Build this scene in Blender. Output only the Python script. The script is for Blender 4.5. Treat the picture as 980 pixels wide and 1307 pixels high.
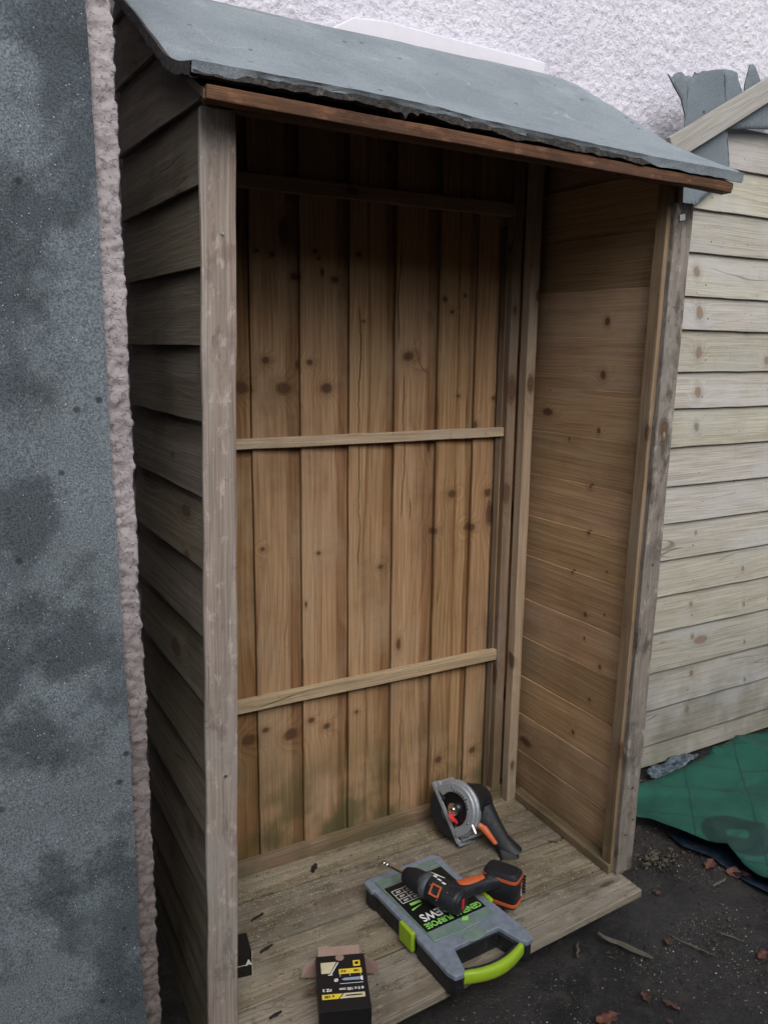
import bpy, bmesh, math, random
from mathutils import Vector, Matrix, noise
random.seed(7)
R = math.radians
V = Vector
for o in list(bpy.data.objects):
    bpy.data.objects.remove(o)
scn = bpy.context.scene
COL = scn.collection

# ------------------------------------------------------------------ camera
cam_d = bpy.data.cameras.new("camera")
cam = bpy.data.objects.new("camera", cam_d)
COL.objects.link(cam)
YA, PI_, RO = .5152, .1952, -.011
fwd = V((math.sin(YA)*math.cos(PI_), math.cos(YA)*math.cos(PI_), -math.sin(PI_)))
rt = V((math.cos(YA), -math.sin(YA), 0))
dn = fwd.cross(rt)
er = rt*math.cos(RO) + dn*math.sin(RO)
ed = -rt*math.sin(RO) + dn*math.cos(RO)
m = Matrix((er, -ed, -fwd)).transposed().to_4x4()
m.translation = V((-.4574, -1.4904, 1.55))
cam.matrix_world = m
cam_d.sensor_fit = 'HORIZONTAL'
cam_d.sensor_width = 36
cam_d.lens = 36*1053.6/980
cam_d.clip_start = .02
cam_d.clip_end = 500
scn.camera = cam

# ------------------------------------------------------------------ light
SUN_EL, SUN_AZ = 44, 190            # azimuth measured clockwise from +Y
world = bpy.data.worlds.new("World")
scn.world = world
world.use_nodes = True
wn = world.node_tree
wn.nodes.clear()
sky = wn.nodes.new('ShaderNodeTexSky')
sky.sky_type = 'NISHITA'
sky.sun_disc = False
sky.sun_elevation = R(SUN_EL)
sky.sun_rotation = R(SUN_AZ)
sky.air_density = 1.0
sky.dust_density = 3.0
hs = wn.nodes.new('ShaderNodeHueSaturation')
hs.inputs['Saturation'].default_value = .52
bg = wn.nodes.new('ShaderNodeBackground')
bg.inputs['Strength'].default_value = .12
wo = wn.nodes.new('ShaderNodeOutputWorld')
wn.links.new(sky.outputs[0], hs.inputs['Color'])
wn.links.new(hs.outputs[0], bg.inputs['Color'])
wn.links.new(bg.outputs[0], wo.inputs[0])

sd = bpy.data.lights.new("sun", 'SUN')
sd.energy = 1.3
sd.angle = R(44)
sd.color = (1, .985, .965)
sun = bpy.data.objects.new("sun", sd)
COL.objects.link(sun)
sdir = V((math.sin(R(SUN_AZ))*math.cos(R(SUN_EL)), math.cos(R(SUN_AZ))*math.cos(R(SUN_EL)), math.sin(R(SUN_EL))))
sun.rotation_euler = sdir.to_track_quat('Z', 'Y').to_euler()
vs = scn.view_settings
vs.view_transform = 'Standard'
vs.look = 'None'
vs.exposure = .62
vs.gamma = 1
vs.use_curve_mapping = False
scn.render.engine = 'CYCLES'

# ------------------------------------------------------------------ node helpers
class NT:
    def __init__(s, name):
        s.m = bpy.data.materials.new(name)
        s.m.use_nodes = True
        s.t = s.m.node_tree
        s.t.nodes.clear()
        s.out = s.t.nodes.new('ShaderNodeOutputMaterial')
        s.b = s.t.nodes.new('ShaderNodeBsdfPrincipled')
        s.t.links.new(s.b.outputs[0], s.out.inputs[0])
    def n(s, ty, **kw):
        x = s.t.nodes.new(ty)
        for k, v in kw.items():
            setattr(x, k, v)
        return x
    def set(s, sock, v):
        if hasattr(v, 'is_output'):
            s.t.links.new(v, sock)
        else:
            sock.default_value = v
    def math(s, op, a, b=0.0, c=0.0, clamp=False):
        x = s.n('ShaderNodeMath', operation=op, use_clamp=clamp)
        s.set(x.inputs[0], a); s.set(x.inputs[1], b); s.set(x.inputs[2], c)
        return x.outputs[0]
    def vmul(s, a, v):
        x = s.n('ShaderNodeVectorMath', operation='MULTIPLY')
        s.set(x.inputs[0], a); s.set(x.inputs[1], v)
        return x.outputs[0]
    def vadd(s, a, v):
        x = s.n('ShaderNodeVectorMath', operation='ADD')
        s.set(x.inputs[0], a); s.set(x.inputs[1], v)
        return x.outputs[0]
    def comb(s, x_, y_, z_=0.0):
        x = s.n('ShaderNodeCombineXYZ')
        s.set(x.inputs[0], x_); s.set(x.inputs[1], y_); s.set(x.inputs[2], z_)
        return x.outputs[0]
    def noise(s, vec, scale=1.0, detail=2.0, rough=.5):
        x = s.n('ShaderNodeTexNoise')
        s.set(x.inputs['Vector'], vec)
        x.inputs['Scale'].default_value = scale
        x.inputs['Detail'].default_value = detail
        x.inputs['Roughness'].default_value = rough
        return x.outputs[0]
    def vor(s, vec, scale=1.0, feature='F1', rnd=1.0, out='Distance'):
        x = s.n('ShaderNodeTexVoronoi', feature=feature)
        s.set(x.inputs['Vector'], vec)
        x.inputs['Scale'].default_value = scale
        x.inputs['Randomness'].default_value = rnd
        return x.outputs[out]
    def ramp(s, v, lo, hi, a=0.0, b=1.0, smooth=True):
        x = s.n('ShaderNodeMapRange', interpolation_type='SMOOTHSTEP' if smooth else 'LINEAR')
        s.set(x.inputs['Value'], v)
        x.inputs['From Min'].default_value = lo; x.inputs['From Max'].default_value = hi
        x.inputs['To Min'].default_value = a; x.inputs['To Max'].default_value = b
        return x.outputs[0]
    def mix(s, f, a, b, mode='MIX'):
        x = s.n('ShaderNodeMix', data_type='RGBA', blend_type=mode)
        s.set(x.inputs[0], f)
        for i, c in ((6, a), (7, b)):
            if isinstance(c, (tuple, list)) and len(c) == 3:
                c = (*c, 1)
            s.set(x.inputs[i], c)
        return x.outputs[2]
    def bump(s, h, strength=.5, dist=.002, normal=None):
        x = s.n('ShaderNodeBump')
        s.set(x.inputs['Height'], h)
        x.inputs['Strength'].default_value = strength
        x.inputs['Distance'].default_value = dist
        if normal is not None:
            s.t.links.new(normal, x.inputs['Normal'])
        return x.outputs[0]
    def fin(s, col, rough=.8, normal=None, metal=0.0, spec=.3, alpha=None, trans=None):
        if isinstance(col, (tuple, list)) and len(col) == 3:
            col = (*col, 1)
        s.set(s.b.inputs['Base Color'], col)
        s.set(s.b.inputs['Roughness'], rough)
        s.set(s.b.inputs['Metallic'], metal)
        s.set(s.b.inputs['Specular IOR Level'], spec)
        if normal is not None:
            s.t.links.new(normal, s.b.inputs['Normal'])
        if alpha is not None:
            s.set(s.b.inputs['Alpha'], alpha)
        if trans is not None:
            s.set(s.b.inputs['Transmission Weight'], trans)
        return s.m
    def obj(s):
        return s.n('ShaderNodeTexCoord').outputs['Object']

def wood(name, light, dark, grey=(.2, .19, .17), weather=.3, knots=(), kden=.9, kcol=(.07, .035, .02),
         late=.55, band=.6, algae=0.0, dirt=.4, freq=26, rough=.85, blotch=.4, spots=0.0, crack=.5, kmin=.5, bumpd=.0012, bands=(), scuff=0.0, splits=(), grain=.5):
    """grain follows the UV map: u runs along the board in metres, v across it; 'bid' is a random colour per board"""
    t = NT(name)
    uv = t.n('ShaderNodeUVMap', uv_map='grain').outputs[0]
    sp = t.n('ShaderNodeSeparateXYZ'); t.set(sp.inputs[0], uv)
    u, v = sp.outputs[0], sp.outputs[1]
    at = t.n('ShaderNodeAttribute', attribute_name='bid')
    sb = t.n('ShaderNodeSeparateColor'); t.set(sb.inputs[0], at.outputs['Color'])
    r, g, b = sb.outputs[0], sb.outputs[1], sb.outputs[2]
    U = t.math('MULTIPLY_ADD', r, 17.3, u)
    W = t.math('MULTIPLY_ADD', g, 9.1, v)
    B = t.math('MULTIPLY', b, 5.0)
    P = t.comb(U, W, B)
    # knots ------------------------------------------------
    wob = t.noise(t.vmul(P, (9, 9, 1)), 3, 2)
    kv = t.n('ShaderNodeTexVoronoi', feature='F1', voronoi_dimensions='2D')
    t.set(kv.inputs['Vector'], t.comb(t.math('MULTIPLY', U, 3.4), t.math('MULTIPLY', W, 7.5)))
    kv.inputs['Scale'].default_value = 1
    kc = t.n('ShaderNodeSeparateColor'); t.set(kc.inputs[0], kv.outputs['Color'])
    krad = t.ramp(kc.outputs[0], 1-kden*.75, 1.0, .001, .115, smooth=False)
    D = t.math('DIVIDE', kv.outputs['Distance'], krad)
    for (ku, kw, kr) in knots:
        x = t.n('ShaderNodeVectorMath', operation='DISTANCE')
        t.set(x.inputs[0], t.comb(t.math('MULTIPLY', u, 1.25), v))
        x.inputs[1].default_value = (ku*1.25, kw, 0)
        D = t.math('MINIMUM', D, t.math('DIVIDE', x.outputs['Value'], kr*1.12))
    D = t.math('ADD', D, t.math('MULTIPLY_ADD', wob, 1.1, -.55))
    G = t.math('POWER', 2.718, t.math('MULTIPLY', t.math('MULTIPLY', D, D), -.16))
    core = t.ramp(D, 1.05, .75)
    halo = t.ramp(D, 3.2, .9)
    # growth rings -----------------------------------------
    big = t.noise(t.vmul(P, (.9, 7, 1)), 1, 1.5, .45)
    F = t.math('ADD', t.math('MULTIPLY', big, freq*.42), t.math('MULTIPLY', W, freq*2.1))
    F = t.math('ADD', F, t.math('MULTIPLY', G, 2.6))
    fr = t.math('FRACT', F)
    ring = t.math('MULTIPLY', t.math('POWER', fr, 2.2), t.ramp(fr, 1.0, .9))
    fine = t.noise(t.vmul(P, (5, 330, 1)), 1, 3, .6)
    fine2 = t.noise(t.vmul(P, (14, 900, 1)), 1, 2, .6)
    streak = t.noise(t.vmul(P, (.55, 24, 1)), 1, 2, .5)
    bandm = t.ramp(streak, .46, .60)
    lrg = t.noise(t.vmul(P, (3, 6, 1)), 1, 4, .6)
    if bands:
        vw = t.math('ADD', v, t.math('MULTIPLY_ADD', t.noise(t.comb(t.math('MULTIPLY', u, 1.6), t.math('MULTIPLY', v, 5)), 1, 3), .05, -.025))
        bm_ = None
        for (c_, w_) in bands:
            q_ = t.ramp(t.math('ABSOLUTE', t.math('SUBTRACT', vw, c_)), w_, w_*.55)
            bm_ = q_ if bm_ is None else t.math('MAXIMUM', bm_, q_)
        bandm = t.math('MAXIMUM', t.math('MULTIPLY', bandm, .35), bm_)
    # colour ------------------------------------------------
    col = t.mix(t.math('MULTIPLY', bandm, band), light, dark)
    ramt = t.math('MULTIPLY', ring, t.math('MULTIPLY_ADD', bandm, .5, .5))
    col = t.mix(t.math('MULTIPLY', ramt, late), col, tuple(c*.42 for c in dark))
    col = t.mix(t.math('MULTIPLY', t.ramp(fine, .38, .66), grain), col, tuple(c*.45 for c in dark))
    col = t.mix(t.math('MULTIPLY', t.ramp(lrg, .45, .70), weather), col, grey)
    tint = t.ramp(b, 0, 1, .78, 1.14, smooth=False)
    tc = t.n('ShaderNodeCombineColor')
    t.set(tc.inputs[0], tint); t.set(tc.inputs[1], tint); t.set(tc.inputs[2], t.math('MULTIPLY', tint, t.ramp(r, 0, 1, .94, 1.05)))
    col = t.mix(1.0, col, tc.outputs[0], 'MULTIPLY')
    bl = t.noise(t.vadd(t.obj(), (3, 1, 7)), 4.2, 5, .62)
    col = t.mix(t.math('MULTIPLY', t.ramp(bl, .5, .72), blotch), col, tuple(c*.42 for c in dark))
    col = t.mix(t.math('MULTIPLY', halo, .35), col, tuple(c*.55 for c in dark))
    krg = t.math('MULTIPLY_ADD', t.math('SINE', t.math('MULTIPLY', D, 16)), .5, .5)
    kcc = t.mix(t.math('MULTIPLY', krg, .45), kcol, tuple(min(1, c*2.6) for c in kcol))
    col = t.mix(t.math('MULTIPLY', core, .85), col, kcc)
    rim = t.math('MULTIPLY', t.ramp(D, .80, 1.0), t.ramp(D, 1.30, 1.08))
    col = t.mix(t.math('MULTIPLY', rim, .55), col, tuple(c*.3 for c in dark))
    # splits along the grain
    cn = t.noise(t.comb(t.math('MULTIPLY', U, 1.3), t.math('ADD', t.math('MULTIPLY', W, 16), t.math('MULTIPLY', big, 3)), B), 1, 1)
    cr = t.math('MULTIPLY', t.ramp(t.math('ABSOLUTE', t.math('SUBTRACT', cn, .5)), .010, .002),
                t.ramp(t.noise(t.vmul(P, (1.6, 8, 1)), 1, 1), .60, .66))
    cr = t.math('MULTIPLY', cr, crack)
    col = t.mix(cr, col, (.02, .012, .008))
    for (u0_, u1_, c_) in splits:
        wv_ = t.noise(t.comb(t.math('MULTIPLY', u, 7), c_*9), 1, 4, .6)
        wd = t.math('ABSOLUTE', t.math('SUBTRACT', t.math('ADD', v, t.math('MULTIPLY_ADD', wv_, .028, -.014)), c_))
        sm_ = t.math('MULTIPLY', t.ramp(wd, .0024, .0008), t.math('MULTIPLY', t.ramp(u, u0_, u0_+.04), t.ramp(u, u1_, u1_-.04)))
        col = t.mix(t.math('MULTIPLY', sm_, .85), col, (.02, .011, .006))
    if dirt:
        dn_ = t.noise(t.obj(), 55, 4, .7)
        col = t.mix(t.math('MULTIPLY', t.ramp(dn_, .62, .72), dirt), col, (.035, .03, .025))
    if spots:
        sv = t.vor(t.obj(), 42)
        sm = t.math('MULTIPLY', t.ramp(sv, .13, .08), t.ramp(t.noise(t.obj(), 6, 2), .5, .62))
        col = t.mix(t.math('MULTIPLY', sm, spots), col, (.012, .01, .008))
    if scuff:
        s1 = t.noise(t.comb(t.math('MULTIPLY', U, 22), t.math('MULTIPLY', W, 46), B), 1, 5, .7)
        s2 = t.noise(t.comb(t.math('MULTIPLY_ADD', U, 9, 4), t.math('MULTIPLY', W, 20), B), 1, 5, .7)
        col = t.mix(t.math('MULTIPLY', t.ramp(s1, .54, .68), scuff), col, tuple(min(1, c*1.35) for c in light))
        col = t.mix(t.math('MULTIPLY', t.ramp(s2, .53, .66), scuff), col, tuple(c*.38 for c in dark))
    if algae:
        so = t.n('ShaderNodeSeparateXYZ'); t.set(so.inputs[0], t.obj())
        am = t.math('MULTIPLY', t.ramp(so.outputs[2], .55, .12), t.ramp(t.noise(t.obj(), 7, 3), .36, .62))
        col = t.mix(t.math('MULTIPLY', am, algae), col, (.045, .055, .018))
    h = t.math('ADD', t.math('MULTIPLY', fine, .7), t.math('MULTIPLY', ring, .5))
    h = t.math('ADD', h, t.math('MULTIPLY', fine2, .3))
    h = t.math('ADD', h, t.math('MULTIPLY', lrg, .8))
    h = t.math('SUBTRACT', h, t.math('MULTIPLY', cr, 2.0))
    h = t.math('ADD', h, t.math('MULTIPLY', halo, .9))
    return t.fin(col, t.ramp(lrg, .3, .7, rough-.12, rough+.08), t.bump(h, .7, bumpd), spec=.25)

# ------------------------------------------------------------------ mesh helpers
def link(name, me, parent=None):
    o = bpy.data.objects.new(name, me)
    COL.objects.link(o)
    if parent is not None:
        o.parent = parent
    return o
def tag(o, label=None, cat=None, group=None, kind=None):
    if label: o['label'] = label
    if cat: o['category'] = cat
    if group: o['group'] = group
    if kind: o['kind'] = kind
    return o
def thing(name, label, cat, loc=(0, 0, 0), group=None):
    o = bpy.data.objects.new(name, None)
    COL.objects.link(o)
    o.location = loc
    o.empty_display_size = .05
    return tag(o, label, cat, group)

class MB:
    def __init__(s):
        s.v = []; s.f = []; s.uv = []; s.bid = []; s.mi = []
        s.tf = None
    def face(s, idx, uvs=None, bid=(0, 0, 0), mi=0):
        s.f.append(tuple(idx))
        s.uv.append(uvs if uvs else [(0, 0)]*len(idx))
        s.bid.append(bid); s.mi.append(mi)
    def board(s, P, L, W, T, n=1, jit=0.0, bid=None, uv=(0, 0), t0=1.0, t1=1.0, mi=0, wfac=None, off=None, bow=0.0):
        P, L, W, T = V(P), V(L), V(W), V(T)
        if bid is None:
            bid = (random.random(), random.random(), random.random())
        base = len(s.v)
        ll, ww, tt = L.length, W.length, T.length
        Wn, Tn = W.normalized(), T.normalized()
        sd_ = random.random()*100
        for i in range(n+1):
            q = i/n
            c = P + L*q
            k = wfac(q) if wfac else 1.0
            o_ = off(q) if off else V((0, 0, 0))
            def j(a):
                return (noise.noise(V((q*ll*7+sd_, a*3.3, 0))))*jit
            bw = Tn*bow*math.sin(q*math.pi)
            cc = [c+Wn*j(1)+Tn*j(5)*.5+bw, c+W*k+Wn*j(2)+Tn*j(6)*.5+bw, c+W*k+T*t1+Wn*j(2)+Tn*j(7)*.5+bw, c+T*t0+Wn*j(1)+Tn*j(8)*.5+bw]
            s.v += [x+o_ for x in cc]
        vv = [0, ww, ww+tt, -tt]
        for i in range(n):
            a = base+4*i; b = a+4
            u0, u1 = uv[0]+ll*i/n, uv[0]+ll*(i+1)/n
            for (k0, k1, va, vb) in ((0, 1, 0, ww), (1, 2, ww, ww+tt), (2, 3, ww, 0), (3, 0, -tt, 0)):
                s.face((a+k0, a+k1, b+k1, b+k0), [(u0, uv[1]+va), (u0, uv[1]+vb), (u1, uv[1]+vb), (u1, uv[1]+va)], bid, mi)
        for e, rev in ((base, True), (base+4*n, False)):
            idx = [e, e+1, e+2, e+3]
            uvs = [(uv[0], uv[1]), (uv[0], uv[1]+ww), (uv[0]+tt, uv[1]+ww), (uv[0]+tt, uv[1])]
            if rev: idx.reverse(); uvs.reverse()
            s.face(idx, uvs, bid, mi)
    def grid(s, nx, ny, fn, uvfn=None, mi=0, bid=(0, 0, 0)):
        base = len(s.v)
        for j in range(ny+1):
            for i in range(nx+1):
                s.v.append(V(fn(i/nx, j/ny)))
        for j in range(ny):
            for i in range(nx):
                a = base+j*(nx+1)+i
                s.face((a, a+1, a+nx+2, a+nx+1), None, bid, mi)
    def lathe(s, prof, M, n=24, mi=0, cap=True):
        """prof: (z, r) pairs along local z, or (z, rx, ry)"""
        base = len(s.v)
        for p in prof:
            z, rx = p[0], p[1]
            ry = p[2] if len(p) > 2 else rx
            for k in range(n):
                a = 2*math.pi*k/n
                s.v.append(M @ V((rx*math.cos(a), ry*math.sin(a), z)))
        for i in range(len(prof)-1):
            for k in range(n):
                a = base+i*n+k; b = base+i*n+(k+1) % n
                s.face((a, b, b+n, a+n), None, (0, 0, 0), mi)
        if cap:
            s.face([base+k for k in reversed(range(n))], None, (0, 0, 0), mi)
            s.face([base+(len(prof)-1)*n+k for k in range(n)], None, (0, 0, 0), mi)
    def loft(s, secs, n=20, pw=2.6, mi=0):
        """secs: (centre, X half-axis vector, Y half-axis vector); superellipse sections"""
        base = len(s.v)
        for c, X, Y in secs:
            c, X, Y = V(c), V(X), V(Y)
            for k in range(n):
                a = 2*math.pi*(k+.5)/n
                ca, sa = math.cos(a), math.sin(a)
                s.v.append(c + X*math.copysign(abs(ca)**(2/pw), ca) + Y*math.copysign(abs(sa)**(2/pw), sa))
        for i in range(len(secs)-1):
            for k in range(n):
                a = base+i*n+k; b = base+i*n+(k+1) % n
                s.face((a, b, b+n, a+n), None, (0, 0, 0), mi)
        s.face([base+k for k in reversed(range(n))], None, (0, 0, 0), mi)
        s.face([base+(len(secs)-1)*n+k for k in range(n)], None, (0, 0, 0), mi)
    def prism(s, pts, zvec, mi=0, uvscale=1):
        """polygon pts (3d) extruded by zvec"""
        base = len(s.v); n = len(pts); zv = V(zvec)
        s.v += [V(p) for p in pts] + [V(p)+zv for p in pts]
        s.face([base+k for k in reversed(range(n))], None, (0, 0, 0), mi)
        s.face([base+n+k for k in range(n)], None, (0, 0, 0), mi)
        for k in range(n):
            a, b = base+k, base+(k+1) % n
            s.face((a, b, b+n, a+n), None, (0, 0, 0), mi)
    def box(s, c, X, Y, Z, mi=0):
        c, X, Y, Z = V(c), V(X), V(Y), V(Z)
        s.prism([c-X-Y-Z, c+X-Y-Z, c+X+Y-Z, c-X+Y-Z], Z*2, mi)
    def build(s, name, mats, parent=None, bevel=0.0, smooth=False, seg=2, sub=0, fixn=True, ang=35):
        me = bpy.data.meshes.new(name)
        vs_ = [s.tf(p) if s.tf else p for p in s.v]
        me.from_pydata([tuple(p) for p in vs_], [], s.f)
        uvl = me.uv_layers.new(name='grain')
        k = 0
        flat = []
        for u_ in s.uv:
            for q in u_:
                flat += [q[0], q[1]]
        uvl.data.foreach_set('uv', flat)
        ca = me.color_attributes.new('bid', 'FLOAT_COLOR', 'CORNER')
        flat = []
        for f_, b_ in zip(s.f, s.bid):
            flat += [b_[0], b_[1], b_[2], 1.0]*len(f_)
        ca.data.foreach_set('color', flat)
        for m_ in (mats if isinstance(mats, (list, tuple)) else [mats]):
            me.materials.append(m_)
        me.polygons.foreach_set('material_index', s.mi)
        if fixn:
            bm = bmesh.new(); bm.from_mesh(me)
            bmesh.ops.recalc_face_normals(bm, faces=bm.faces)
            bm.to_mesh(me); bm.free()
        if smooth:
            me.polygons.foreach_set('use_smooth', [True]*len(me.polygons))
            if ang < 180:
                try: me.set_sharp_from_angle(angle=R(ang))
                except Exception: pass
        me.update()
        o = link(name, me, parent)
        if bevel:
            bv = o.modifiers.new('bevel', 'BEVEL'); bv.width = bevel; bv.segments = seg; bv.limit_method = 'ANGLE'; bv.angle_limit = R(30)
            bv.harden_normals = False
        if sub:
            sb = o.modifiers.new('sub', 'SUBSURF'); sb.levels = sub; sb.render_levels = sub
        return o

def shear(p):
    k = .022*max(0, min(1, 1-p[1]/.5))
    return V((p[0]+k*(p[2]-1), p[1], p[2]))

def text_into(mb, body, M, size, mi=0, ext=.0003, bold=0.0, sx=1.0):
    cu = bpy.data.curves.new('txt', 'FONT')
    cu.body = body; cu.size = size; cu.extrude = ext; cu.offset = bold
    cu.align_x = 'CENTER'; cu.align_y = 'CENTER'; cu.resolution_u = 3
    o = bpy.data.objects.new('txt', cu)
    COL.objects.link(o)
    bpy.context.view_layer.update()
    me = bpy.data.meshes.new_from_object(o.evaluated_get(bpy.context.evaluated_depsgraph_get()))
    base = len(mb.v)
    for v in me.vertices:
        mb.v.append(M @ V((v.co.x*sx, v.co.y, v.co.z)))
    for p in me.polygons:
        mb.face([base+i for i in p.vertices], None, (0, 0, 0), mi)
    bpy.data.objects.remove(o); bpy.data.curves.remove(cu); bpy.data.meshes.remove(me)

# ------------------------------------------------------------------ materials
BK = [(1.449,.263,.017),(1.448,.374,.017),(1.446,.497,.013),(1.53,.748,.014),(1.726,.525,.009),(1.728,.41,.009),(1.778,.347,.007),
      (1.784,.306,.005),(1.794,.465,.006),(1.776,.476,.005),(1.793,.589,.006),(1.129,.908,.012),(1.124,1.041,.013),
      (1.023,.844,.010),(1.022,.977,.013),(.934,.67,.008),(1.518,.325,.009),(1.514,.447,.007),(.49,.261,.017),(.514,.307,.009),(.478,.384,.017),
      (.512,.445,.008),(.481,.496,.010),(.506,.59,.006),(.282,.881,.011),(.282,1.011,.011),(1.689,.864,.006),(1.655,.891,.006),
      (1.702,.938,.005),(1.418,.921,.006),(1.409,1.051,.006),(1.622,.607,.004),(1.028,.308,.006),(.998,.472,.005)]
M_back = wood('back_boards', (.405,.255,.135), (.215,.108,.045), grey=(.34,.25,.155), weather=.5, kcol=(.045,.022,.011), knots=BK, kden=.25, algae=.8, late=.62, band=.8, freq=22, blotch=.30, dirt=.25,
  splits=[(.93,1.68,.595),(1.06,1.5,.735),(1.55,1.83,.715),(1.45,1.66,.595),(.15,.5,.74),(.3,.5,.56),(1.05,1.14,.765)],
  bands=[(.262,.030),(.403,.024),(.545,.020),(.688,.020),(.828,.026),(.235,.02),(.845,.010),(.62,.006),(.965,.010),(.92,.006),(.16,.03)])
SK = [(.216,1.63,.009),(.069,1.607,.012),(.219,1.487,.011),(.071,1.458,.008),(.221,1.332,.007),(.232,1.176,.006),(.227,1.04,.006),(.282,.911,.005),(.151,.943,.003),
      (.146,.819,.003),(.223,.796,.006),(.217,.726,.004),(.069,1.263,.006),(.33,1.30,.004),(.18,.55,.005),(.24,.42,.006),(.15,.66,.006)]
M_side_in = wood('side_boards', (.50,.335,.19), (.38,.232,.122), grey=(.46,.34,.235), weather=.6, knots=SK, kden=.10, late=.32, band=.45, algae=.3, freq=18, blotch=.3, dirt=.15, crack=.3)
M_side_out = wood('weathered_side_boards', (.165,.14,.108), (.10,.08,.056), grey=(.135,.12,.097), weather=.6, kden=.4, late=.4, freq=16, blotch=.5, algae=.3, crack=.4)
FK = [(1.892,1.821,.014),(1.92,1.684,.016),(1.933,1.549,.015),(1.946,1.413,.015),(1.953,1.289,.012),(2.299,1.523,.012),(2.007,.626,.007),
      (2.281,.729,.006),(2.307,.583,.007),(2.334,.422,.006),(2.357,.262,.006),(2.032,.493,.008),(2.045,.345,.008),(2.037,.196,.010),(2.19,1.08,.004),(2.0,.9,.005)]
M_fence = wood('pale_cladding', (.41,.39,.335), (.33,.295,.235), grey=(.365,.36,.345), weather=.8, knots=FK, kden=.12, kcol=(.15,.10,.065), late=.34, band=.4, freq=15, blotch=.16, dirt=.25, spots=.7, algae=.35)
M_post = wood('weathered_post', (.38,.325,.29), (.27,.20,.17), grey=(.33,.31,.295), weather=.75, kden=.4, late=.4, freq=12, blotch=.4, dirt=.5, kcol=(.12,.08,.06), bumpd=.003, scuff=.5)
M_post_g = wood('grey_post', (.27,.24,.205), (.18,.145,.12), grey=(.25,.235,.21), weather=.8, kden=.4, late=.35, freq=14, blotch=.75, dirt=.8, algae=.2, bumpd=.004, scuff=.8)
M_batten = wood('batten_wood', (.29,.205,.135), (.22,.14,.085), grey=(.27,.23,.18), weather=.5, kden=.5, late=.4, freq=14, blotch=.35, algae=.45)
M_batten_g = wood('batten_wood_grey', (.27,.20,.13), (.18,.12,.07), grey=(.20,.165,.12), weather=.5, kden=.4, late=.4, freq=14, blotch=.5, algae=.4)
M_rail = wood('pale_rail_wood', (.50,.39,.265), (.38,.27,.17), grey=(.42,.36,.27), weather=.5, kden=.6, late=.4, freq=14, blotch=.25, dirt=.4, algae=.3)
M_fascia = wood('fascia_wood', (.17,.082,.042), (.10,.048,.026), grey=(.08,.046,.032), weather=.8, kden=.3, late=.4, freq=14, blotch=.8, dirt=.7, scuff=.55, bumpd=.003)
M_floor = wood('deck_wood', (.285,.245,.185), (.17,.135,.09), grey=(.25,.23,.19), weather=.75, kden=.3, late=.30, freq=12, blotch=.65, dirt=.9, spots=.9, algae=.15, bumpd=.003, scuff=.55)
M_dark = wood('dark_wood', (.14,.095,.06), (.09,.055,.035), weather=.2, kden=.3, blotch=.4)
M_plank = wood('silver_plank', (.36,.345,.33), (.28,.26,.235), grey=(.33,.33,.33), weather=.6, kden=.35, kcol=(.2,.15,.12), late=.3, freq=12, blotch=.2, dirt=.3)

def felt_mat(name, c1, c2, gscale, stains=.5, pale=.3, spark=True, rough=.9, scratch=0.0, sharp=False):
    t = NT(name)
    o = t.obj()
    g1 = t.noise(o, gscale, 2, .8)
    g2 = t.vor(o, gscale*.9)
    big = t.noise(o, 3.1, 5, .6)
    mid = t.noise(t.vadd(o, (5, 5, 5)), 9, 5, .65)
    if sharp:
        bb = t.noise(t.vadd(o, (2.2, 0, .7)), 2.6, 6, .62)
        col = t.mix(t.ramp(bb, .45, .55), c1, c2)
    else:
        col = t.mix(t.ramp(big, .38, .64), c1, c2)
    col = t.mix(t.math('MULTIPLY', t.ramp(mid, .52, .70), stains), col, tuple(c*.42 for c in c1))
    pn = t.noise(t.vadd(o, (1, 9, 2)), 5, 4, .6)
    col = t.mix(t.math('MULTIPLY', t.ramp(pn, .57, .74), pale), col, tuple(min(1, c*1.8) for c in c2))
    gr = t.ramp(g1, .32, .68, .55, 1.5) if sharp else t.ramp(g1, .3, .7, .6, 1.45)
    gc = t.n('ShaderNodeCombineColor')
    for i in range(3): t.set(gc.inputs[i], gr)
    col = t.mix(1.0, col, gc.outputs[0], 'MULTIPLY')
    if scratch:
        for k_, (sx_s, sy_s) in enumerate(((3.0, 16.0), (9.0, 5.0))):
            ln = t.noise(t.vadd(t.vmul(o, (sx_s, sy_s, sy_s)), (k_*7, 3, 1)), 1, 1)
            lm = t.math('MULTIPLY', t.ramp(t.math('ABSOLUTE', t.math('SUBTRACT', ln, .5)), .009, .002), t.ramp(t.noise(t.vadd(o, (k_*3, 5, 1)), 5.5, 2), .56, .64))
            col = t.mix(t.math('MULTIPLY', lm, scratch), col, (.48, .52, .54))
    if spark:
        sp_ = t.math('MULTIPLY', t.ramp(t.vor(o, gscale*.42), .13, .08), t.ramp(t.noise(o, 31, 3, .6), .46, .60))
        col = t.mix(t.math('MULTIPLY', sp_, .8), col, (.62, .66, .68))
    dk = t.math('MULTIPLY', t.ramp(t.vor(t.vadd(o, (4, 2, 0)), 21), .17, .07), t.ramp(t.noise(o, 8, 3), .50, .62))
    col = t.mix(t.math('MULTIPLY', dk, .85), col, (.02, .022, .025))
    h = t.math('ADD', t.math('MULTIPLY', g1, .7), t.math('MULTIPLY', g2, .5))
    n1 = t.bump(mid, .35, .01)
    return t.fin(col, rough, t.bump(h, .8, .0011, n1), spec=.35)
M_roof = felt_mat('mineral_felt', (.155,.180,.200), (.195,.225,.245), 520, stains=.20, pale=.30, spark=False, scratch=.22)
M_sheet = felt_mat('old_mineral_felt', (.054,.067,.077), (.118,.140,.156), 300, stains=.5, pale=.35, sharp=True)
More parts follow.
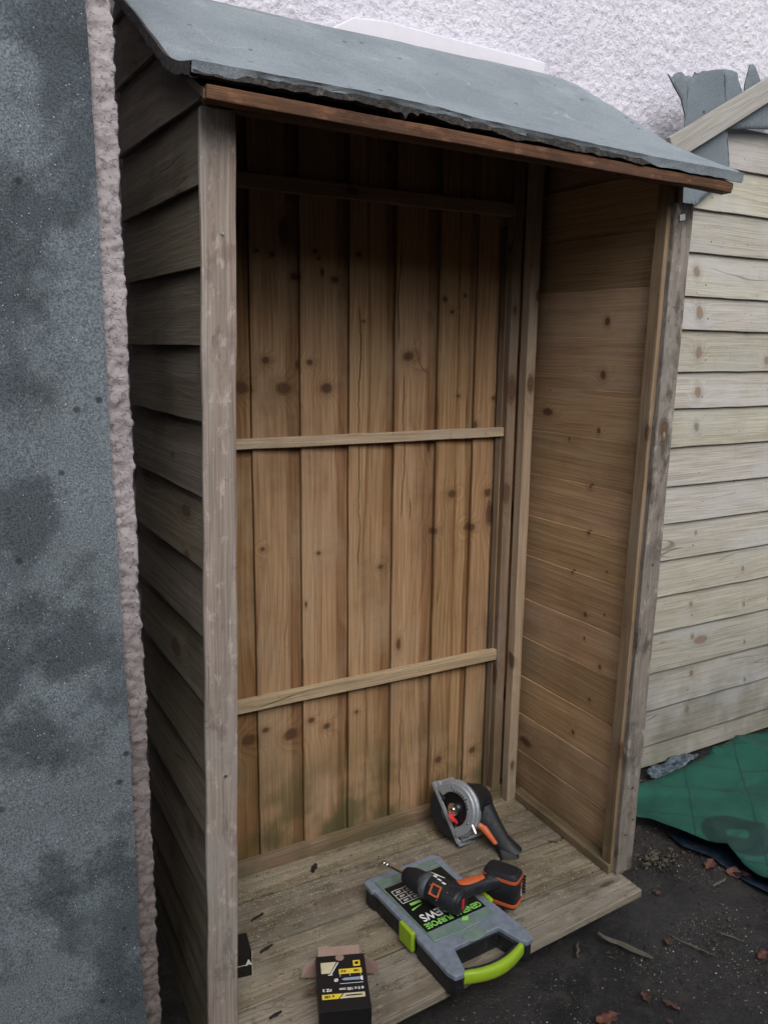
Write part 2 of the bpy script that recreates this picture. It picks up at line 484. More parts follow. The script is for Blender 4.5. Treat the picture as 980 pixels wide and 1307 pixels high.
M_torn = felt_mat('torn_felt_grey', (.125,.15,.17), (.15,.18,.20), 600, stains=.15, pale=.1, spark=False)
def simple(name, col, rough=.5, metal=0, spec=.4, nscale=0, namt=.25, bd=.0004, bs=.4):
    t = NT(name)
    nrm = None
    if nscale:
        nn = t.noise(t.obj(), nscale, 4, .6)
        c = t.mix(t.math('MULTIPLY', t.ramp(nn, .35, .7), namt), col, tuple(x*.35 for x in col))
        n2 = t.noise(t.obj(), 45, 4, .7)
        c = t.mix(t.math('MULTIPLY', t.ramp(n2, .55, .75), namt*.5), c, (.3, .28, .24))
        nrm = t.bump(nn, bs, bd)
        return t.fin(c, t.ramp(n2, .3, .7, max(0, rough-.1), min(1, rough+.2)), nrm, metal, spec)
    return t.fin(col, rough, None, metal, spec)
M_bitumen = simple('bitumen_edge', (.040,.036,.034), .9, nscale=110, namt=.8, bd=.006, bs=1)

def render_mat():
    t = NT('roughcast')
    o = t.obj()
    a = t.noise(o, 3, 4, .6)
    c = t.mix(t.ramp(a, .35, .7), (.58, .565, .635), (.65, .635, .70))
    d = t.noise(o, 38, 4, .7)
    c = t.mix(t.math('MULTIPLY', t.ramp(d, .60, .76), .3), c, (.45, .43, .44))
    g = t.noise(t.vmul(o, (1, 1, .35)), 6, 4, .6)
    c = t.mix(t.math('MULTIPLY', t.ramp(g, .55, .72), .18), c, (.42, .41, .38))
    h = t.math('ADD', t.math('MULTIPLY', t.noise(o, 150, 5, .75), 1.3), t.math('MULTIPLY', t.ramp(t.vor(t.vadd(o, (.5, 2, 0)), 105), .15, .55), -.55))
    pit = t.ramp(t.noise(o, 95, 4, .75), .56, .66)
    h = t.math('SUBTRACT', h, t.math('MULTIPLY', pit, .8))
    c = t.mix(t.math('MULTIPLY', pit, .16), c, (.36, .34, .38))
    return t.fin(c, .85, t.bump(h, .7, .0036), spec=.3)
M_render = render_mat()
def strip_mat():
    t = NT('dirty_shaded_roughcast')
    o = t.obj()
    so = t.n('ShaderNodeSeparateXYZ'); t.set(so.inputs[0], o)
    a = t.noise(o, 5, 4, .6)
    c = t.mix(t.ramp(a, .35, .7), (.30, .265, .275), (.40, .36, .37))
    c = t.mix(t.ramp(t.math('ADD', so.outputs[2], t.math('MULTIPLY', a, .6)), 1.9, .6), c, (.16, .135, .125))  # light falloff painted into the colour: darker towards the bottom
    d = t.noise(o, 45, 4, .7)
    c = t.mix(t.math('MULTIPLY', t.ramp(d, .56, .72), .5), c, (.13, .11, .10))
    h = t.math('ADD', t.noise(o, 170, 5, .75), t.math('MULTIPLY', t.ramp(t.noise(o, 90, 4, .7), .55, .64), -.8))
    return t.fin(c, .75, t.bump(h, .8, .004), spec=.4)
M_strip = strip_mat()

def ground_mat():
    t = NT('dirty_ground')
    o = t.obj()
    a = t.noise(o, 2.3, 6, .65)
    b = t.noise(o, 14, 6, .7)
    c = t.mix(t.ramp(a, .38, .62), (.016, .015, .015), (.042, .039, .037))
    c = t.mix(t.math('MULTIPLY', t.ramp(b, .50, .68), .7), c, (.07, .063, .057))
    c = t.mix(t.math('MULTIPLY', t.ramp(t.noise(o, 60, 4, .7), .50, .70), .55), c, (.018, .016, .015))
    v = t.vor(o, 85)
    c = t.mix(t.math('MULTIPLY', t.ramp(v, .17, .10), t.ramp(t.noise(o, 5, 3), .50, .66)), c, (.26, .25, .235))
    v2 = t.vor(t.vadd(o, (7, 3, 1)), 34)
    c = t.mix(t.math('MULTIPLY', t.ramp(v2, .15, .09), .8), c, (.07, .035, .022))
    h = t.math('ADD', t.noise(o, 30, 7, .75), t.math('MULTIPLY', t.noise(o, 190, 4, .75), .45))
    return t.fin(c, t.ramp(b, .3, .7, .35, .9), t.bump(h, 1.0, .018), spec=.45)
M_ground = ground_mat()

# ------------------------------------------------------------------ ground
mb = MB()
mb.grid(90, 90, lambda a, b: ((lambda x, y: (x, y, -.004+.010*noise.noise(V((x*6, y*6, 0)))+.009*noise.noise(V((x*21, y*21, 4)))))(-1.0+a*4.6, -2.2+b*3.0)))
G = mb.build('ground', M_ground, smooth=True, ang=180, fixn=False)
tag(G, 'dark damp ground strewn with grit', None, kind='structure')
mb = MB()
mb.grid(1, 1, lambda a, b: (-150+a*300, -150+b*300, -.03))
tag(mb.build('terrain', M_ground, fixn=False), kind='structure')

# ------------------------------------------------------------------ house wall with roughcast
def rough(x, z, amp):
    d = noise.voronoi(V((x*62, z*62, 0)))[0]
    a = max(0, 1-d[0]*1.5)
    w = noise.noise(V((x*40, z*40, 3)))
    return amp*(a*.8+.55*w+.5*noise.noise(V((x*110, z*110, 9))))
hw = thing('house_wall', 'white roughcast house wall rising behind the shed roof', 'wall', (1.2, .62, 0))
mb = MB()
X0, X1, Z0, Z1 = -.35, 3.1, 2.15, 2.95
def hwf(a, b):
    x = X0+a*(X1-X0); z = Z0+b*(Z1-Z0)
    return (x, .62-rough(x, z, .0055), z)
mb.grid(560, 140, hwf)
inv = Matrix.Translation((-1.2, -.62, 0))
mb.tf = lambda p: inv @ p
mb.build('roughcast_face', M_render, hw, smooth=True, ang=180, fixn=False)
mb = MB(); mb.tf = lambda p: inv @ p
mb.box((1.0, .76, 2.4), (4.5, 0, 0), (0, .13, 0), (0, 0, 2.4))
mb.build('masonry', M_render, hw)
mb = MB(); mb.tf = lambda p: inv @ p
# smooth cement fillet above the shed roof
pts = [(.50, 2.34), (1.26, 2.34), (1.262, 2.392), (1.10, 2.396), (.9, 2.400), (.72, 2.405), (.62, 2.396), (.56, 2.36)]
mb.prism([(x, .601, z) for x, z in pts], (0, .018, 0))
mb.build('smooth_band', simple('smooth_masonry_paint', (.62,.605,.66), .7, nscale=9, namt=.12), hw, bevel=.004)

# board fence added out of view behind the camera to block low sky light
M_blocker = simple('dark_sky_blocker', (.06,.05,.045), .9, nscale=30, namt=.4, bd=.01)
mb = MB()
for i in range(36):
    mb.board((-4+i*.25, -3.3, 0), (0, 0, 2.75), (.246, 0, 0), (0, .025, 0), n=3, jit=.003)
yw = mb.build('sky_blocker_fence', M_dark, bevel=.002)
tag(yw, 'unseen dark board fence added behind the camera to block low sky light', 'fence')

# ------------------------------------------------------------------ roughcast pier on the left, felt sheet on it
pier = thing('rendered_pier', 'narrow lilac grey roughcast wall edge between the felt sheet and the shed', 'wall', (-.5, .3, 0))
inv2 = Matrix.Translation((.5, -.3, 0))
def pr(p, s_):
    d = noise.voronoi(V((p[0]*75, p[1]*75, p[2]*66)))[0]
    a = max(0, 1-d[0]*1.35)
    return s_*(a*.9+.7*noise.noise(V((p[0]*50, p[1]*50, p[2]*42)))+.35*noise.noise(V((p[0]*90, p[1]*90, p[2]*90))))
mb = MB(); mb.tf = lambda p: inv2 @ p
EX = -.129
def pf(a, b):
    z = .13+b*2.9
    # a: 0..0.5 front face, .5..1 return face
    L1, L2 = .12, .12
    r = .012
    if a < .5:
        x = EX-L1+L1*(a*2); y = 0.0
        n_ = V((0, -1, 0))
        tt = a*2
        if tt > .88: n_ = V((.7, -.7, 0))
    else:
        x = EX; y = L2*(a-.5)*2
        n_ = V((1, 0, 0))
        if a < .56: n_ = V((.7, -.7, 0))
    p = V((x, y, z))
    p += n_*pr(p, .0060)
    p.x += .006*noise.noise(V((0, 0, z*5)))
    return p
mb.grid(64, 760, pf)
mb.build('roughcast_face', M_strip, pier, smooth=True, ang=180, fixn=False)
mb = MB(); mb.tf = lambda p: inv2 @ p
mb.box((-.82, .31, 1.57), (.672, 0, 0), (0, .30, 0), (0, 0, 1.44))
mb.box((-.85, .31, .055), (.69, 0, 0), (0, .295, 0), (0, 0, .075))
mb.build('masonry', M_strip, pier)

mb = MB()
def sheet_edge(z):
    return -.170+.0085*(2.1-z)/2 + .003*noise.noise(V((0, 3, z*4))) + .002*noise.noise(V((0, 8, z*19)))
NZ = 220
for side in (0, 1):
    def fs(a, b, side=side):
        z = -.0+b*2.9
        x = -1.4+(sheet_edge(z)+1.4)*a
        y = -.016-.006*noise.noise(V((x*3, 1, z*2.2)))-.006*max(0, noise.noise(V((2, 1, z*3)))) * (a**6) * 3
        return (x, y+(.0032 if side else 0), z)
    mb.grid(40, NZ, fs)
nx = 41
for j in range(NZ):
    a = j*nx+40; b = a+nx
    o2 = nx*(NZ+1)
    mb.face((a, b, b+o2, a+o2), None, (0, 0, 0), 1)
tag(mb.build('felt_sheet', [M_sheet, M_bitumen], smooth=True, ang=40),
    'large mottled blue grey roofing felt sheet covering the wall in the left foreground', 'felt sheet')

# ------------------------------------------------------------------ the log store / shed
shed = thing('log_store', 'tall open fronted wooden lean to store with grey felt roof', 'shed', (.6, .25, 0))
sinv = Matrix.Translation((-.6, -.25, 0))
def SMB():
    b = MB(); b.tf = lambda p: sinv @ shear(p); return b
PROF = [(-.10, 1.957), (-.076, 1.969), (.009, 2.013), (.139, 2.084), (.315, 2.199), (.478, 2.303), (.585, 2.352)]
def roofz(y):
    for (a, za), (b, zb) in zip(PROF, PROF[1:]):
        if y <= b: return za+(zb-za)*(y-a)/(b-a)
    return PROF[-1][1]
EV = [(-.1, .038), (.25, .037), (.42, .033), (.5, .026), (.7, .019), (1.0, .011), (1.3, .009)]
def eave(x):        # the felt lifts at the eave on the left and settles to the right
    for (a, za), (b, zb) in zip(EV, EV[1:]):
        if x <= b: return za+(zb-za)*(x-a)/(b-a)
    return .009

# back panel: vertical boards
edges = [.03, .14, .285, .420, .562, .703, .845, .975, 1.075, 1.20]
mb = SMB()
for i, (a, b) in enumerate(zip(edges, edges[1:])):
    bid = (random.random(), random.random(), [.5,.6,.42,.62,.55,.6,.45,.7,.8][i])
    mb.board((a, .520, .06), (0, 0, 2.21), (b-a+.012, 0, 0), (0, .012, 0), n=30, jit=.0016, bid=bid,
             uv=(.06, a), t0=1.0, t1=.45)
    # each board laps over the next: its right edge sits forward
    k = len(mb.v)-31*4
    for q in range(31):
        mb.v[k+4*q] += V((0, -.014, 0)); mb.v[k+4*q+3] += V((0, -.014, 0))
        mb.v[k+4*q+1] += V((0, .0015, 0)); mb.v[k+4*q+2] += V((0, .0015, 0))
mb.build('back_panel', M_back, shed, bevel=.0012)

def rail(z, h, dep, mat, x0=.02, x1=1.09, name='rail', y=.5105, dz=0, t=None):
    m_ = SMB()
    m_.board((x0, y-dep, z), (x1-x0, 0, dz), (0, 0, h), (0, dep, 0), n=16, jit=.0015, uv=(x0, z))
    o = m_.build(name, mat, shed, bevel=.0018)
    return o
rail(1.925, .036, .022, M_batten, x1=1.15)
rail(1.296, .027, .020, M_rail, x1=1.075)
rail(.586, .034, .022, M_rail, x1=1.095)
rail(.1005, .040, .024, M_batten, x1=1.13)

def upright(x0, y0, w, d, z0, z1, mat, name='upright', jit=.0015, n=20, **k):
    m_ = SMB()
    m_.board((x0, y0, z0), (0, 0, z1-z0), (w, 0, 0), (0, d, 0), n=n, jit=jit, uv=(z0, x0), **k)
    return m_.build(name, mat, shed, bevel=.002)
upright(1.078, .484, .032, .026, .13, 2.2, M_batten)
upright(1.056, .505, .018, .006, .14, 1.9, M_dark)
upright(1.116, .450, .034, .032, .1008, 2.2, M_rail)
upright(.010, .46, .04, .05, .1, 2.2, M_batten_g)

# side panels: feather edge boards, inner face near x = 1.187 (right) and outer face x = 0 (left)
ZL = [.135*i+.0 for i in range(1)]
LZ = [0.0, .135, .275, .415, .564, .704, .854, .992, 1.13, 1.271, 1.413, 1.553, 1.692, 1.831, 1.97, 2.11, 2.25]
RZ = [.09, .235, .365, .495, .63, .758, .90, 1.029, 1.162, 1.297, 1.43, 1.56, 1.70, 1.841, 1.98, 2.12, 2.26]
def side(zl, xin, sgn, mat, name, y0, y1):
    m_ = SMB()
    for i, z in enumerate(zl):
        z1 = (zl[i+1] if i+1 < len(zl) else z+.14)+.014
        # where the roof cuts the board
        ys = y0
        while roofz(ys)-.028 < z+.01 and ys < y1: ys += .004
        if ys > y1-.02: continue
        L = y1-ys
        def wf(q, z=z, z1=z1, ys=ys, L=L):
            return min(1.0, max(.02, (roofz(ys+L*q)-.026-z)/(z1-z)))
        m_.board((xin, ys, z), (0, L, 0), (0, 0, z1-z), (sgn*.010, 0, 0), n=22, jit=.0018, uv=(ys, z), t0=1, t1=.5, wfac=wf)
        k = len(m_.v)-23*4
        for q in range(23):
            for e in (0, 3): m_.v[k+4*q+e] += V((sgn*.0085, 0, 0))
    return m_.build(name, mat, shed, bevel=.0010)
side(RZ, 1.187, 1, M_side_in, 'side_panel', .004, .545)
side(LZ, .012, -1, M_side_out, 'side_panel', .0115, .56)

# floor
fl = SMB()
fy = lambda x: -.085-.068*(1.17-x)
seams = [.56, .388, .213, .038, None]
for a, b in zip(seams, seams[1:]):
    if b is not None:
        fl.board((.014, b+.003, .078), (1.168, 0, 0), (0, a-b-.0085, 0), (0, 0, .022), n=14, jit=.0015, uv=(.01, b))
    else:
        n0 = len(fl.v)
        fl.board((.014, fy(0), .078), (1.172, 0, 0), (0, a-.0025-fy(0), 0), (0, 0, .022), n=30, jit=.004, uv=(.01, -.2))
        for i in range(31):
            x = fl.v[n0+4*i].x
            for e in (0, 3):
                fl.v[n0+4*i+e].y = fy(x)+.003*noise.noise(V((x*9, e*.1, 0)))
fl.build('floor_deck', M_floor, shed, bevel=.003)
for x in (.10, .58, 1.08):
    m_ = SMB(); m_.board((x, -.05 if x < 1 else .0, .0), (0, .58, 0), (.045, 0, 0), (0, 0, .077), n=4, jit=.001)
    m_.build('bearer', M_dark, shed, bevel=.003)
m_ = SMB(); m_.board((1.150, .01, .1005), (0, .46, 0), (.036, 0, 0), (0, 0, .026), n=10, jit=.0015, uv=(0, 1))
m_.build('floor_batten', M_batten_g, shed, bevel=.002)

# posts
upright(.0005, -.002, .056, .045, .0, 1.956, M_post, 'post', jit=.003, n=60, uv=(0, 0)) if False else None
def post(x0, w, d, z0, z1, mat, y0=0.0):
    m_ = SMB()
    m_.board((x0, y0, z0), (0, 0, z1-z0), (w, 0, 0), (0, d, 0), n=60, jit=.0026, uv=(z0, x0))
    return m_.build('post', mat, shed, bevel=.003)
post(-.0085, .0655, .012, .0, 1.958, M_post, -.002)
upright(.0150, .0105, .042, .036, .0, 1.93, M_batten_g)
post(1.170, .060, .040, .1005, 1.908, M_post_g, -.003)
upright(1.158, .012, .026, .036, .1005, 1.97, M_batten)       # brown framing piece behind the grey post
upright(1.19, .039, .04, .03, 1.80, 1.99, M_dark)

# header under the roof, roof deck, fascia, felt
m_ = SMB(); m_.board((.06, .02, 1.965), (1.12, 0, -.01), (0, 0, .03), (0, .03, 0), n=6, jit=.001)
m_.build('header', M_dark, shed, bevel=.002)
roof = thing('roof', None, None); roof.parent = shed
mb = SMB()
n = 12
ys = [-.075+(.575+.075)*i/n for i in range(n+1)]
for i in range(n):
    y0, y1 = ys[i], ys[i+1]
    k = len(mb.v)
    mb.board((-.025, y0, roofz(y0)-.019), (1.30, 0, -.016), (0, y1-y0, roofz(y1)-roofz(y0)), (0, 0, .014), n=6, jit=.001, bid=(.3+.01*i, .5, .5))
mb.build('deck', M_dark, roof)
mb = SMB()
mb.board((-.022, -.084, 1.947), (1.284, 0, -.022), (0, 0, .0235), (0, .030, 0), n=30, jit=.002, uv=(0, 0))
mb.build('fascia', M_fascia, roof, bevel=.002)
# felt: top sheet with turned down torn eave edge
NXR, NYR = 200, 34
mb = SMB()
x0r = lambda y: -.048+.022*min(1, max(0, (y+.08)/.3))+.004*noise.noise(V((1, 1, y*11)))
x1r = lambda y: 1.292+.007*noise.noise(V((9, 1, y*8)))
def rs(i, j, low=0):
    a = i/NXR
    if j < 4:
        # turned edge: 0 = lowest
        y = -.092+.004*(3-j)/3 if j < 3 else -.093
        x = x0r(-.08)+(x1r(-.08)-x0r(-.08))*a
        drop = .009+.005*noise.noise(V((x*9, 0, 2)))+.0022*noise.noise(V((x*33, 0, 5)))+(.008 if x < .06 else 0)+.010*min(1, max(0, (x-.96)/.05))
        drop = max(.002, drop)
        z = roofz(-.09)+eave(x)-drop*(3-j)/3
        y += .002*noise.noise(V((x*26, j, 5)))
    else:
        b = (j-4)/(NYR-4)
        y = -.088+b*(.583+.088)
        x = x0r(y)+(x1r(y)-x0r(y))*a
        z = roofz(y)+.002+eave(x)*max(0, 1-(y+.09)/.2)**1.5+.004*noise.noise(V((x*3, y*5, 0)))+.0012*noise.noise(V((x*13, y*17, 0)))
        e = min(a, 1-a)
        if e < .02: z -= .010*(1-e/.02)**2
    return V((x, y, z))
for j in range(NYR+1):
    for i in range(NXR+1):
        mb.v.append(rs(i, j))
off2 = len(mb.v)
for j in range(NYR+1):
    for i in range(NXR+1):
        p = rs(i, j)
        if j < 4: p = p+V((0, .0035, 0))
        else: p = p+V((0, 0, -.0035))
        mb.v.append(p)
W_ = NXR+1
for j in range(NYR):
    for i in range(NXR):
        a = j*W_+i
        mb.face((a, a+1, a+W_+1, a+W_), None, (0, 0, 0), 0)
        mb.face((off2+a, off2+a+W_, off2+a+W_+1, off2+a+1), None, (0, 0, 0), 1)
for j in range(NYR):
    for i in (0, NXR):
        a = j*W_+i
        mb.face((a, a+W_, a+W_+off2, a+off2), None, (0, 0, 0), 1)
for i in range(NXR):
    for j in (0, NYR):
        a = j*W_+i
        mb.face((a, a+1, a+1+off2, a+off2), None, (0, 0, 0), 1)
mb.build('roofing_felt', [M_roof, M_bitumen], roof, smooth=True, ang=45)
# old bitumen layer between felt and fascia, with torn tabs
mb = SMB()
n0 = 260
for i in range(n0+1):
    x = -.046+1.31*i/n0
    zt = roofz(-.08)+eave(x)-.004
    lo = .020+.006*noise.noise(V((x*14, 7, 0)))+.0025*noise.noise(V((x*50, 7, 0)))-.012*min(1, max(0, (x-.96)/.05))
    if .34 < x < .40: lo += .016*max(0, noise.noise(V((x*150, 2, 0))))*2
    yo = -.0885+.003*noise.noise(V((x*30, 1, 0)))
    mb.v += [V((x, yo, zt)), V((x, yo, zt-lo)), V((x, yo+.02, zt-lo)), V((x, yo+.02, zt))]
for i in range(n0):
    a = 4*i
    for k0, k1 in ((0, 1), (1, 2), (2, 3), (3, 0)):
        mb.face((a+k0, a+k1, a+4+k1, a+4+k0))
mb.build('old_felt_layer', M_bitumen, roof)
# left verge strip of bitumen
mb = SMB()
n0 = 90
for i in range(n0+1):
    y = -.085+.66*i/n0
    x = x0r(y)-.001
    zt = roofz(y)+eave(0)*max(0, 1-(y+.09)/.2)**1.5
    lo = .022+.010*noise.noise(V((y*9, 7, 0)))+.006*noise.noise(V((y*40, 7, 0)))
    mb.v += [V((x, y, zt)), V((x-.001, y, zt-lo)), V((x+.012, y, zt-lo)), V((x+.012, y, zt-.004))]
for i in range(n0):
    a = 4*i
    for k0, k1 in ((0, 1), (1, 2), (2, 3), (3, 0)):
        mb.face((a+k0, a+k1, a+4+k1, a+4+k0))
mb.build('verge_strip', M_bitumen, roof)
for o in roof.children: pass
roof['part'] = 1
del roof['part']
# nail heads and a staple on the right post
M_steel = simple('galvanised_steel', (.55,.55,.55), .35, 1.0)
for (x, y, z) in ((1.20, -.005, .36), (1.215, -.005, .26), (1.20, -.005, 1.0), (1.19, -.005, .22), (.03, -.004, 1.75), (.03, -.004, .7)):
    mb = SMB(); mb.lathe([(0, .003), (.0012, .003)], Matrix.Translation((x, y, z)) @ Matrix.Rotation(R(90), 4, 'X'), 10)
    mb.build('nail', M_steel, shed)
mb = SMB(); mb.box((1.188, -.006, 1.872), (.009, 0, .002), (0, .002, 0), (-.001, 0, .007))
mb.build('staple', M_steel, shed)

# ------------------------------------------------------------------ clapboard fence on the right
fence = thing('clapboard_fence', 'pale horizontal clapboard fence panel right of the store', 'fence', (2.3, .53, 0))
FZ = [.012, .098, .241, .387, .542, .679, .814, .949, 1.083, 1.222, 1.357, 1.484, 1.625, 1.737, 1.88, 2.02, 2.16]
mb = MB(); finv = Matrix.Translation((-2.3, -.53, 0)); mb.tf = lambda p: finv @ p
for i, z in enumerate(FZ):
    z1 = (FZ[i+1] if i+1 < len(FZ) else 2.285)+.014
    bid = (random.random(), random.random(), random.uniform(.45, .95) if i > 1 else .25)
    sl = random.uniform(-.002, .002)
    mb.board((1.79, .53, z), (1.7, 0, sl), (0, 0, z1-z), (0, .012, 0), n=60, jit=.0022, uv=(1.79, z), t0=1, t1=.5, bid=bid)
    k = len(mb.v)-61*4
    for q in range(61):
        for e in (0, 3): mb.v[k+4*q+e] += V((0, -.0145, 0))
        for e in (1, 2): mb.v[k+4*q+e] += V((0, -.001, 0))
mb.build('cladding', M_fence, fence, bevel=.0014)
M_nail = simple('rusty_nail', (.03,.025,.022), .6)
for i, z in enumerate(FZ[1:-1]):
    zz = FZ[1:][i]+.040
    for x in (1.985+random.uniform(-.01, .01)+.05*(1-z), 2.46+random.uniform(-.02, .02), 2.9):
        mb = MB(); mb.tf = lambda p: finv @ p
        mb.lathe([(0, .0030), (.0035, .0030)], Matrix.Translation((x, .5225, zz)) @ Matrix.Rotation(R(90), 4, 'X'), 8)
        mb.build('nail', M_nail, fence)
for x in (1.80, 2.6, 3.4):
    mb = MB(); mb.tf = lambda p: finv @ p
    mb.board((x, .545, 0), (0, 0, 2.25), (.05, 0, 0), (0, .045, 0), n=4)
    mb.build('post', M_batten_g, fence, bevel=.003)

# torn felt over the fence top and the plank nailed across it
def poly_sheet(name, pts, y, th, mats, label, cat, curl=.012, res=.012):
    """outline (x,z) triangulated as a fine sheet with gentle curl and thickness"""
    bm = bmesh.new()
    vsx = [bm.verts.new((x, y, z)) for x, z in pts]
    f = bm.faces.new(vsx)
    bmesh.ops.triangulate(bm, faces=[f])
    for _ in range(5):
        es = [e for e in bm.edges if e.calc_length() > res*2.2]
        if not es: break
        bmesh.ops.subdivide_edges(bm, edges=es, cuts=1, use_grid_fill=False)
        bmesh.ops.triangulate(bm, faces=bm.faces[:])
    for v in bm.verts:
        v.co.y += curl*noise.noise(V((v.co.x*5, 3, v.co.z*5)))
        v.co.y += .0008*noise.noise(V((v.co.x*30, 3, v.co.z*30)))
    bmesh.ops.recalc_face_normals(bm, faces=bm.faces)
    me = bpy.data.meshes.new(name); bm.to_mesh(me); bm.free()
    for m_ in mats: me.materials.append(m_)
    me.polygons.foreach_set('use_smooth', [True]*len(me.polygons))
    o = link(name, me)
    so = o.modifiers.new('thick', 'SOLIDIFY'); so.thickness = th; so.offset = 0; so.material_offset_rim = 1 if len(mats) > 1 else 0
    return tag(o, label, cat)
tp = [(1.650, 2.392), (1.668, 2.383), (1.682, 2.398), (1.705, 2.400), (1.712, 2.406), (1.728, 2.396), (1.740, 2.402), (1.758, 2.398), (1.768, 2.416), (1.785, 2.412), (1.792, 2.408),
      (1.80, 2.424), (1.825, 2.428), (1.86, 2.438), (1.90, 2.445), (1.94, 2.448), (1.965, 2.444), (1.972, 2.425), (1.985, 2.402), (2.004, 2.386),
      (2.006, 2.42), (2.018, 2.462), (2.022, 2.479), (2.040, 2.482), (2.055, 2.470), (2.066, 2.450), (2.09, 2.43), (2.30, 2.44), (2.31, 2.305), (2.16, 2.297), (2.03, 2.283), (1.935, 2.268), (1.965, 2.165), (1.955, 2.11), (1.90, 2.08), (1.82, 2.02), (1.74, 2.00),
      (1.75, 2.10), (1.74, 2.20), (1.745, 2.245), (1.738, 2.285), (1.715, 2.33), (1.68, 2.36)]
poly_sheet('torn_felt', tp, .488, .0035, [M_torn, M_bitumen], 'torn slate grey felt flap with a ragged top edge hanging over the pale fence', 'felt', curl=.0012)
mb = MB()
a = V((1.665, .458, 2.170)); b = V((2.36, .462, 2.552))
d = (b-a).normalized(); w = V((-d.z, 0, d.x)).normalized()
mb.board(a-w*.036, b-a, w*.073, (0, .018, 0), n=16, jit=.002, uv=(0, 0), bid=(.3, .6, .6))
tag(mb.build('plank', M_plank, bevel=.002), 'silvery grey plank running diagonally across the torn felt at the top right', 'plank')

# ------------------------------------------------------------------ organiser case
M_lid = simple('grey_blue_plastic', (.19,.225,.275), .45, nscale=55, namt=.42)
M_blackp = simple('black_plastic', (.012,.013,.015), .45, nscale=60, namt=.2)
M_lime = simple('lime_plastic', (.28,.43,.02), .42, nscale=70, namt=.15)
M_label = simple('black_label', (.008,.009,.009), .35)
M_white = simple('white_ink', (.75,.76,.74), .5)
M_green = simple('green_ink', (.25,.62,.12), .5)
def window_mat():
    t = NT('clear_lid_window')
    o = t.obj()
    nn = t.noise(o, 26, 4, .6)
    c = t.mix(t.ramp(nn, .35, .7), (.15, .23, .19), (.21, .29, .25))
    return t.fin(c, .22, t.bump(nn, .2, .001), spec=.5, alpha=.82)
M_win = window_mat()
cs = thing('organiser_case', 'flat grey lidded screw organiser case with lime green handle lying on the store floor', 'tool case', (.60, .05, .1005))
cs.rotation_euler = (0, 0, R(3))
ZT = .064
# outline of lid (local metres, origin mid-case)
def cbox(x0, x1, y0, y1, z0, z1, mat, name, bevel=.003, parent=cs):
    m_ = MB(); m_.box(((x0+x1)/2, (y0+y1)/2, (z0+z1)/2), ((x1-x0)/2, 0, 0), (0, (y1-y0)/2, 0), (0, 0, (z1-z0)/2))
    return m_.build(name, mat, parent, bevel=bevel, seg=3, smooth=True)
LO = [(-.112, .196), (.104, .196), (.120, .178), (.1205, .150), (.116, .146), (.116, -.050), (.1215, -.056), (.126, -.185), (.118, -.205), (.098, -.207), (.088, -.196), (.072, -.130), (-.064, -.130),
      (-.084, -.196), (-.096, -.209), (-.118, -.206), (-.124, -.185), (-.121, -.056), (-.116, -.050), (-.116, .146), (-.122, .150), (-.122, .186)]
m_ = MB(); m_.prism([(x, y, .046) for x, y in LO], (0, 0, .014))
m_.build('lid', M_lid, cs, bevel=.004, seg=3, smooth=True)
LB = [(x*.975, y*.98-.001) for x, y in LO]
m_ = MB(); m_.prism([(x, y, .001) for x, y in LB], (0, 0, .0445))
m_.build('base', M_blackp, cs, bevel=.004, seg=3, smooth=True)
m_ = MB(); m_.prism([(x, y, .060) for x, y in [(-.098, .172), (.092, .172), (.094, .10), (.094, -.090), (.03, -.097), (-.03, -.097), (-.094, -.092), (-.098, .10)]], (0, 0, .0035))
m_.build('lid_window', M_win, cs, bevel=.002, seg=2, smooth=True)
m_ = MB()
for x in (-.046, .0, .046):
    m_.box((x, -.02, .0640), (.0011, 0, 0), (0, .075, 0), (0, 0, .0006))
for y in (.145, -.062):
    m_.box((0, y, .0642), (.090, 0, 0), (0, .0011, 0), (0, 0, .0005))
m_.build('dividers', M_lid, cs)
# thin half-disc thumb recess near the handle
m_ = MB(); m_.lathe([(0, .036, .020), (.004, .034, .018)], Matrix.Translation((.006, -.118, .0580)), 28)
m_.build('thumb_catch', M_win, cs, smooth=True)
# handle bar: arc with black core and lime grip
def arc(t_, r=0): return V((-.100+.200*t_, -.190-.026*math.sin(math.pi*t_)-r, .036))
m_ = MB(); m_.loft([(arc(i/16, -.010), (0, .008, 0), (0, 0, .014)) for i in range(17)], n=16)
m_.build('handle', M_blackp, cs, smooth=True)
m_ = MB(); m_.loft([(arc(.05+.90*i/18, .001), (0, .0095+.002*math.sin(math.pi*i/18), 0), (0, 0, .0165)) for i in range(19)], n=16)
m_.build('grip', M_lime, cs, smooth=True)
for x, y0, y1 in ((-.1215, -.046, .012), (.1215, -.046, .012)):
    cbox(x-.006, x+.006, y0, y1, .012, .064, M_lime, 'latch', .004)
# label, printed upside down as seen from the front
m_ = MB()
m_.box((-.001, .037, .0645), (.091, 0, 0), (0, .096, 0), (0, 0, .0006))
m_.build('label', M_label, cs)
m_ = MB()
T180 = Matrix.Rotation(math.pi, 4, 'Z')
text_into(m_, "GENERAL PURPOSE", Matrix.Translation((0, -.042, .0655)) @ T180, .0265, 0, bold=.0005, sx=.74)
m_.box((-.055, .045, .0655), (.016, 0, 0), (0, .0045, 0), (0, 0, .0002))
m_.prism([(-.078, .028, .0654), (-.040, .034, .0654), (-.078, .022, .0654)], (0, 0, .0003))
m_.prism([(.030, -.066, .0654), (.018, -.078, .0654), (.004, -.070, .0654), (.016, -.060, .0654)], (0, 0, .0003))
m_.build('green_print', M_green, cs)
m_ = MB()
text_into(m_, "SCREWS", Matrix.Translation((-.020, -.012, .0655)) @ T180, .038, 0, bold=.0007, sx=.80)
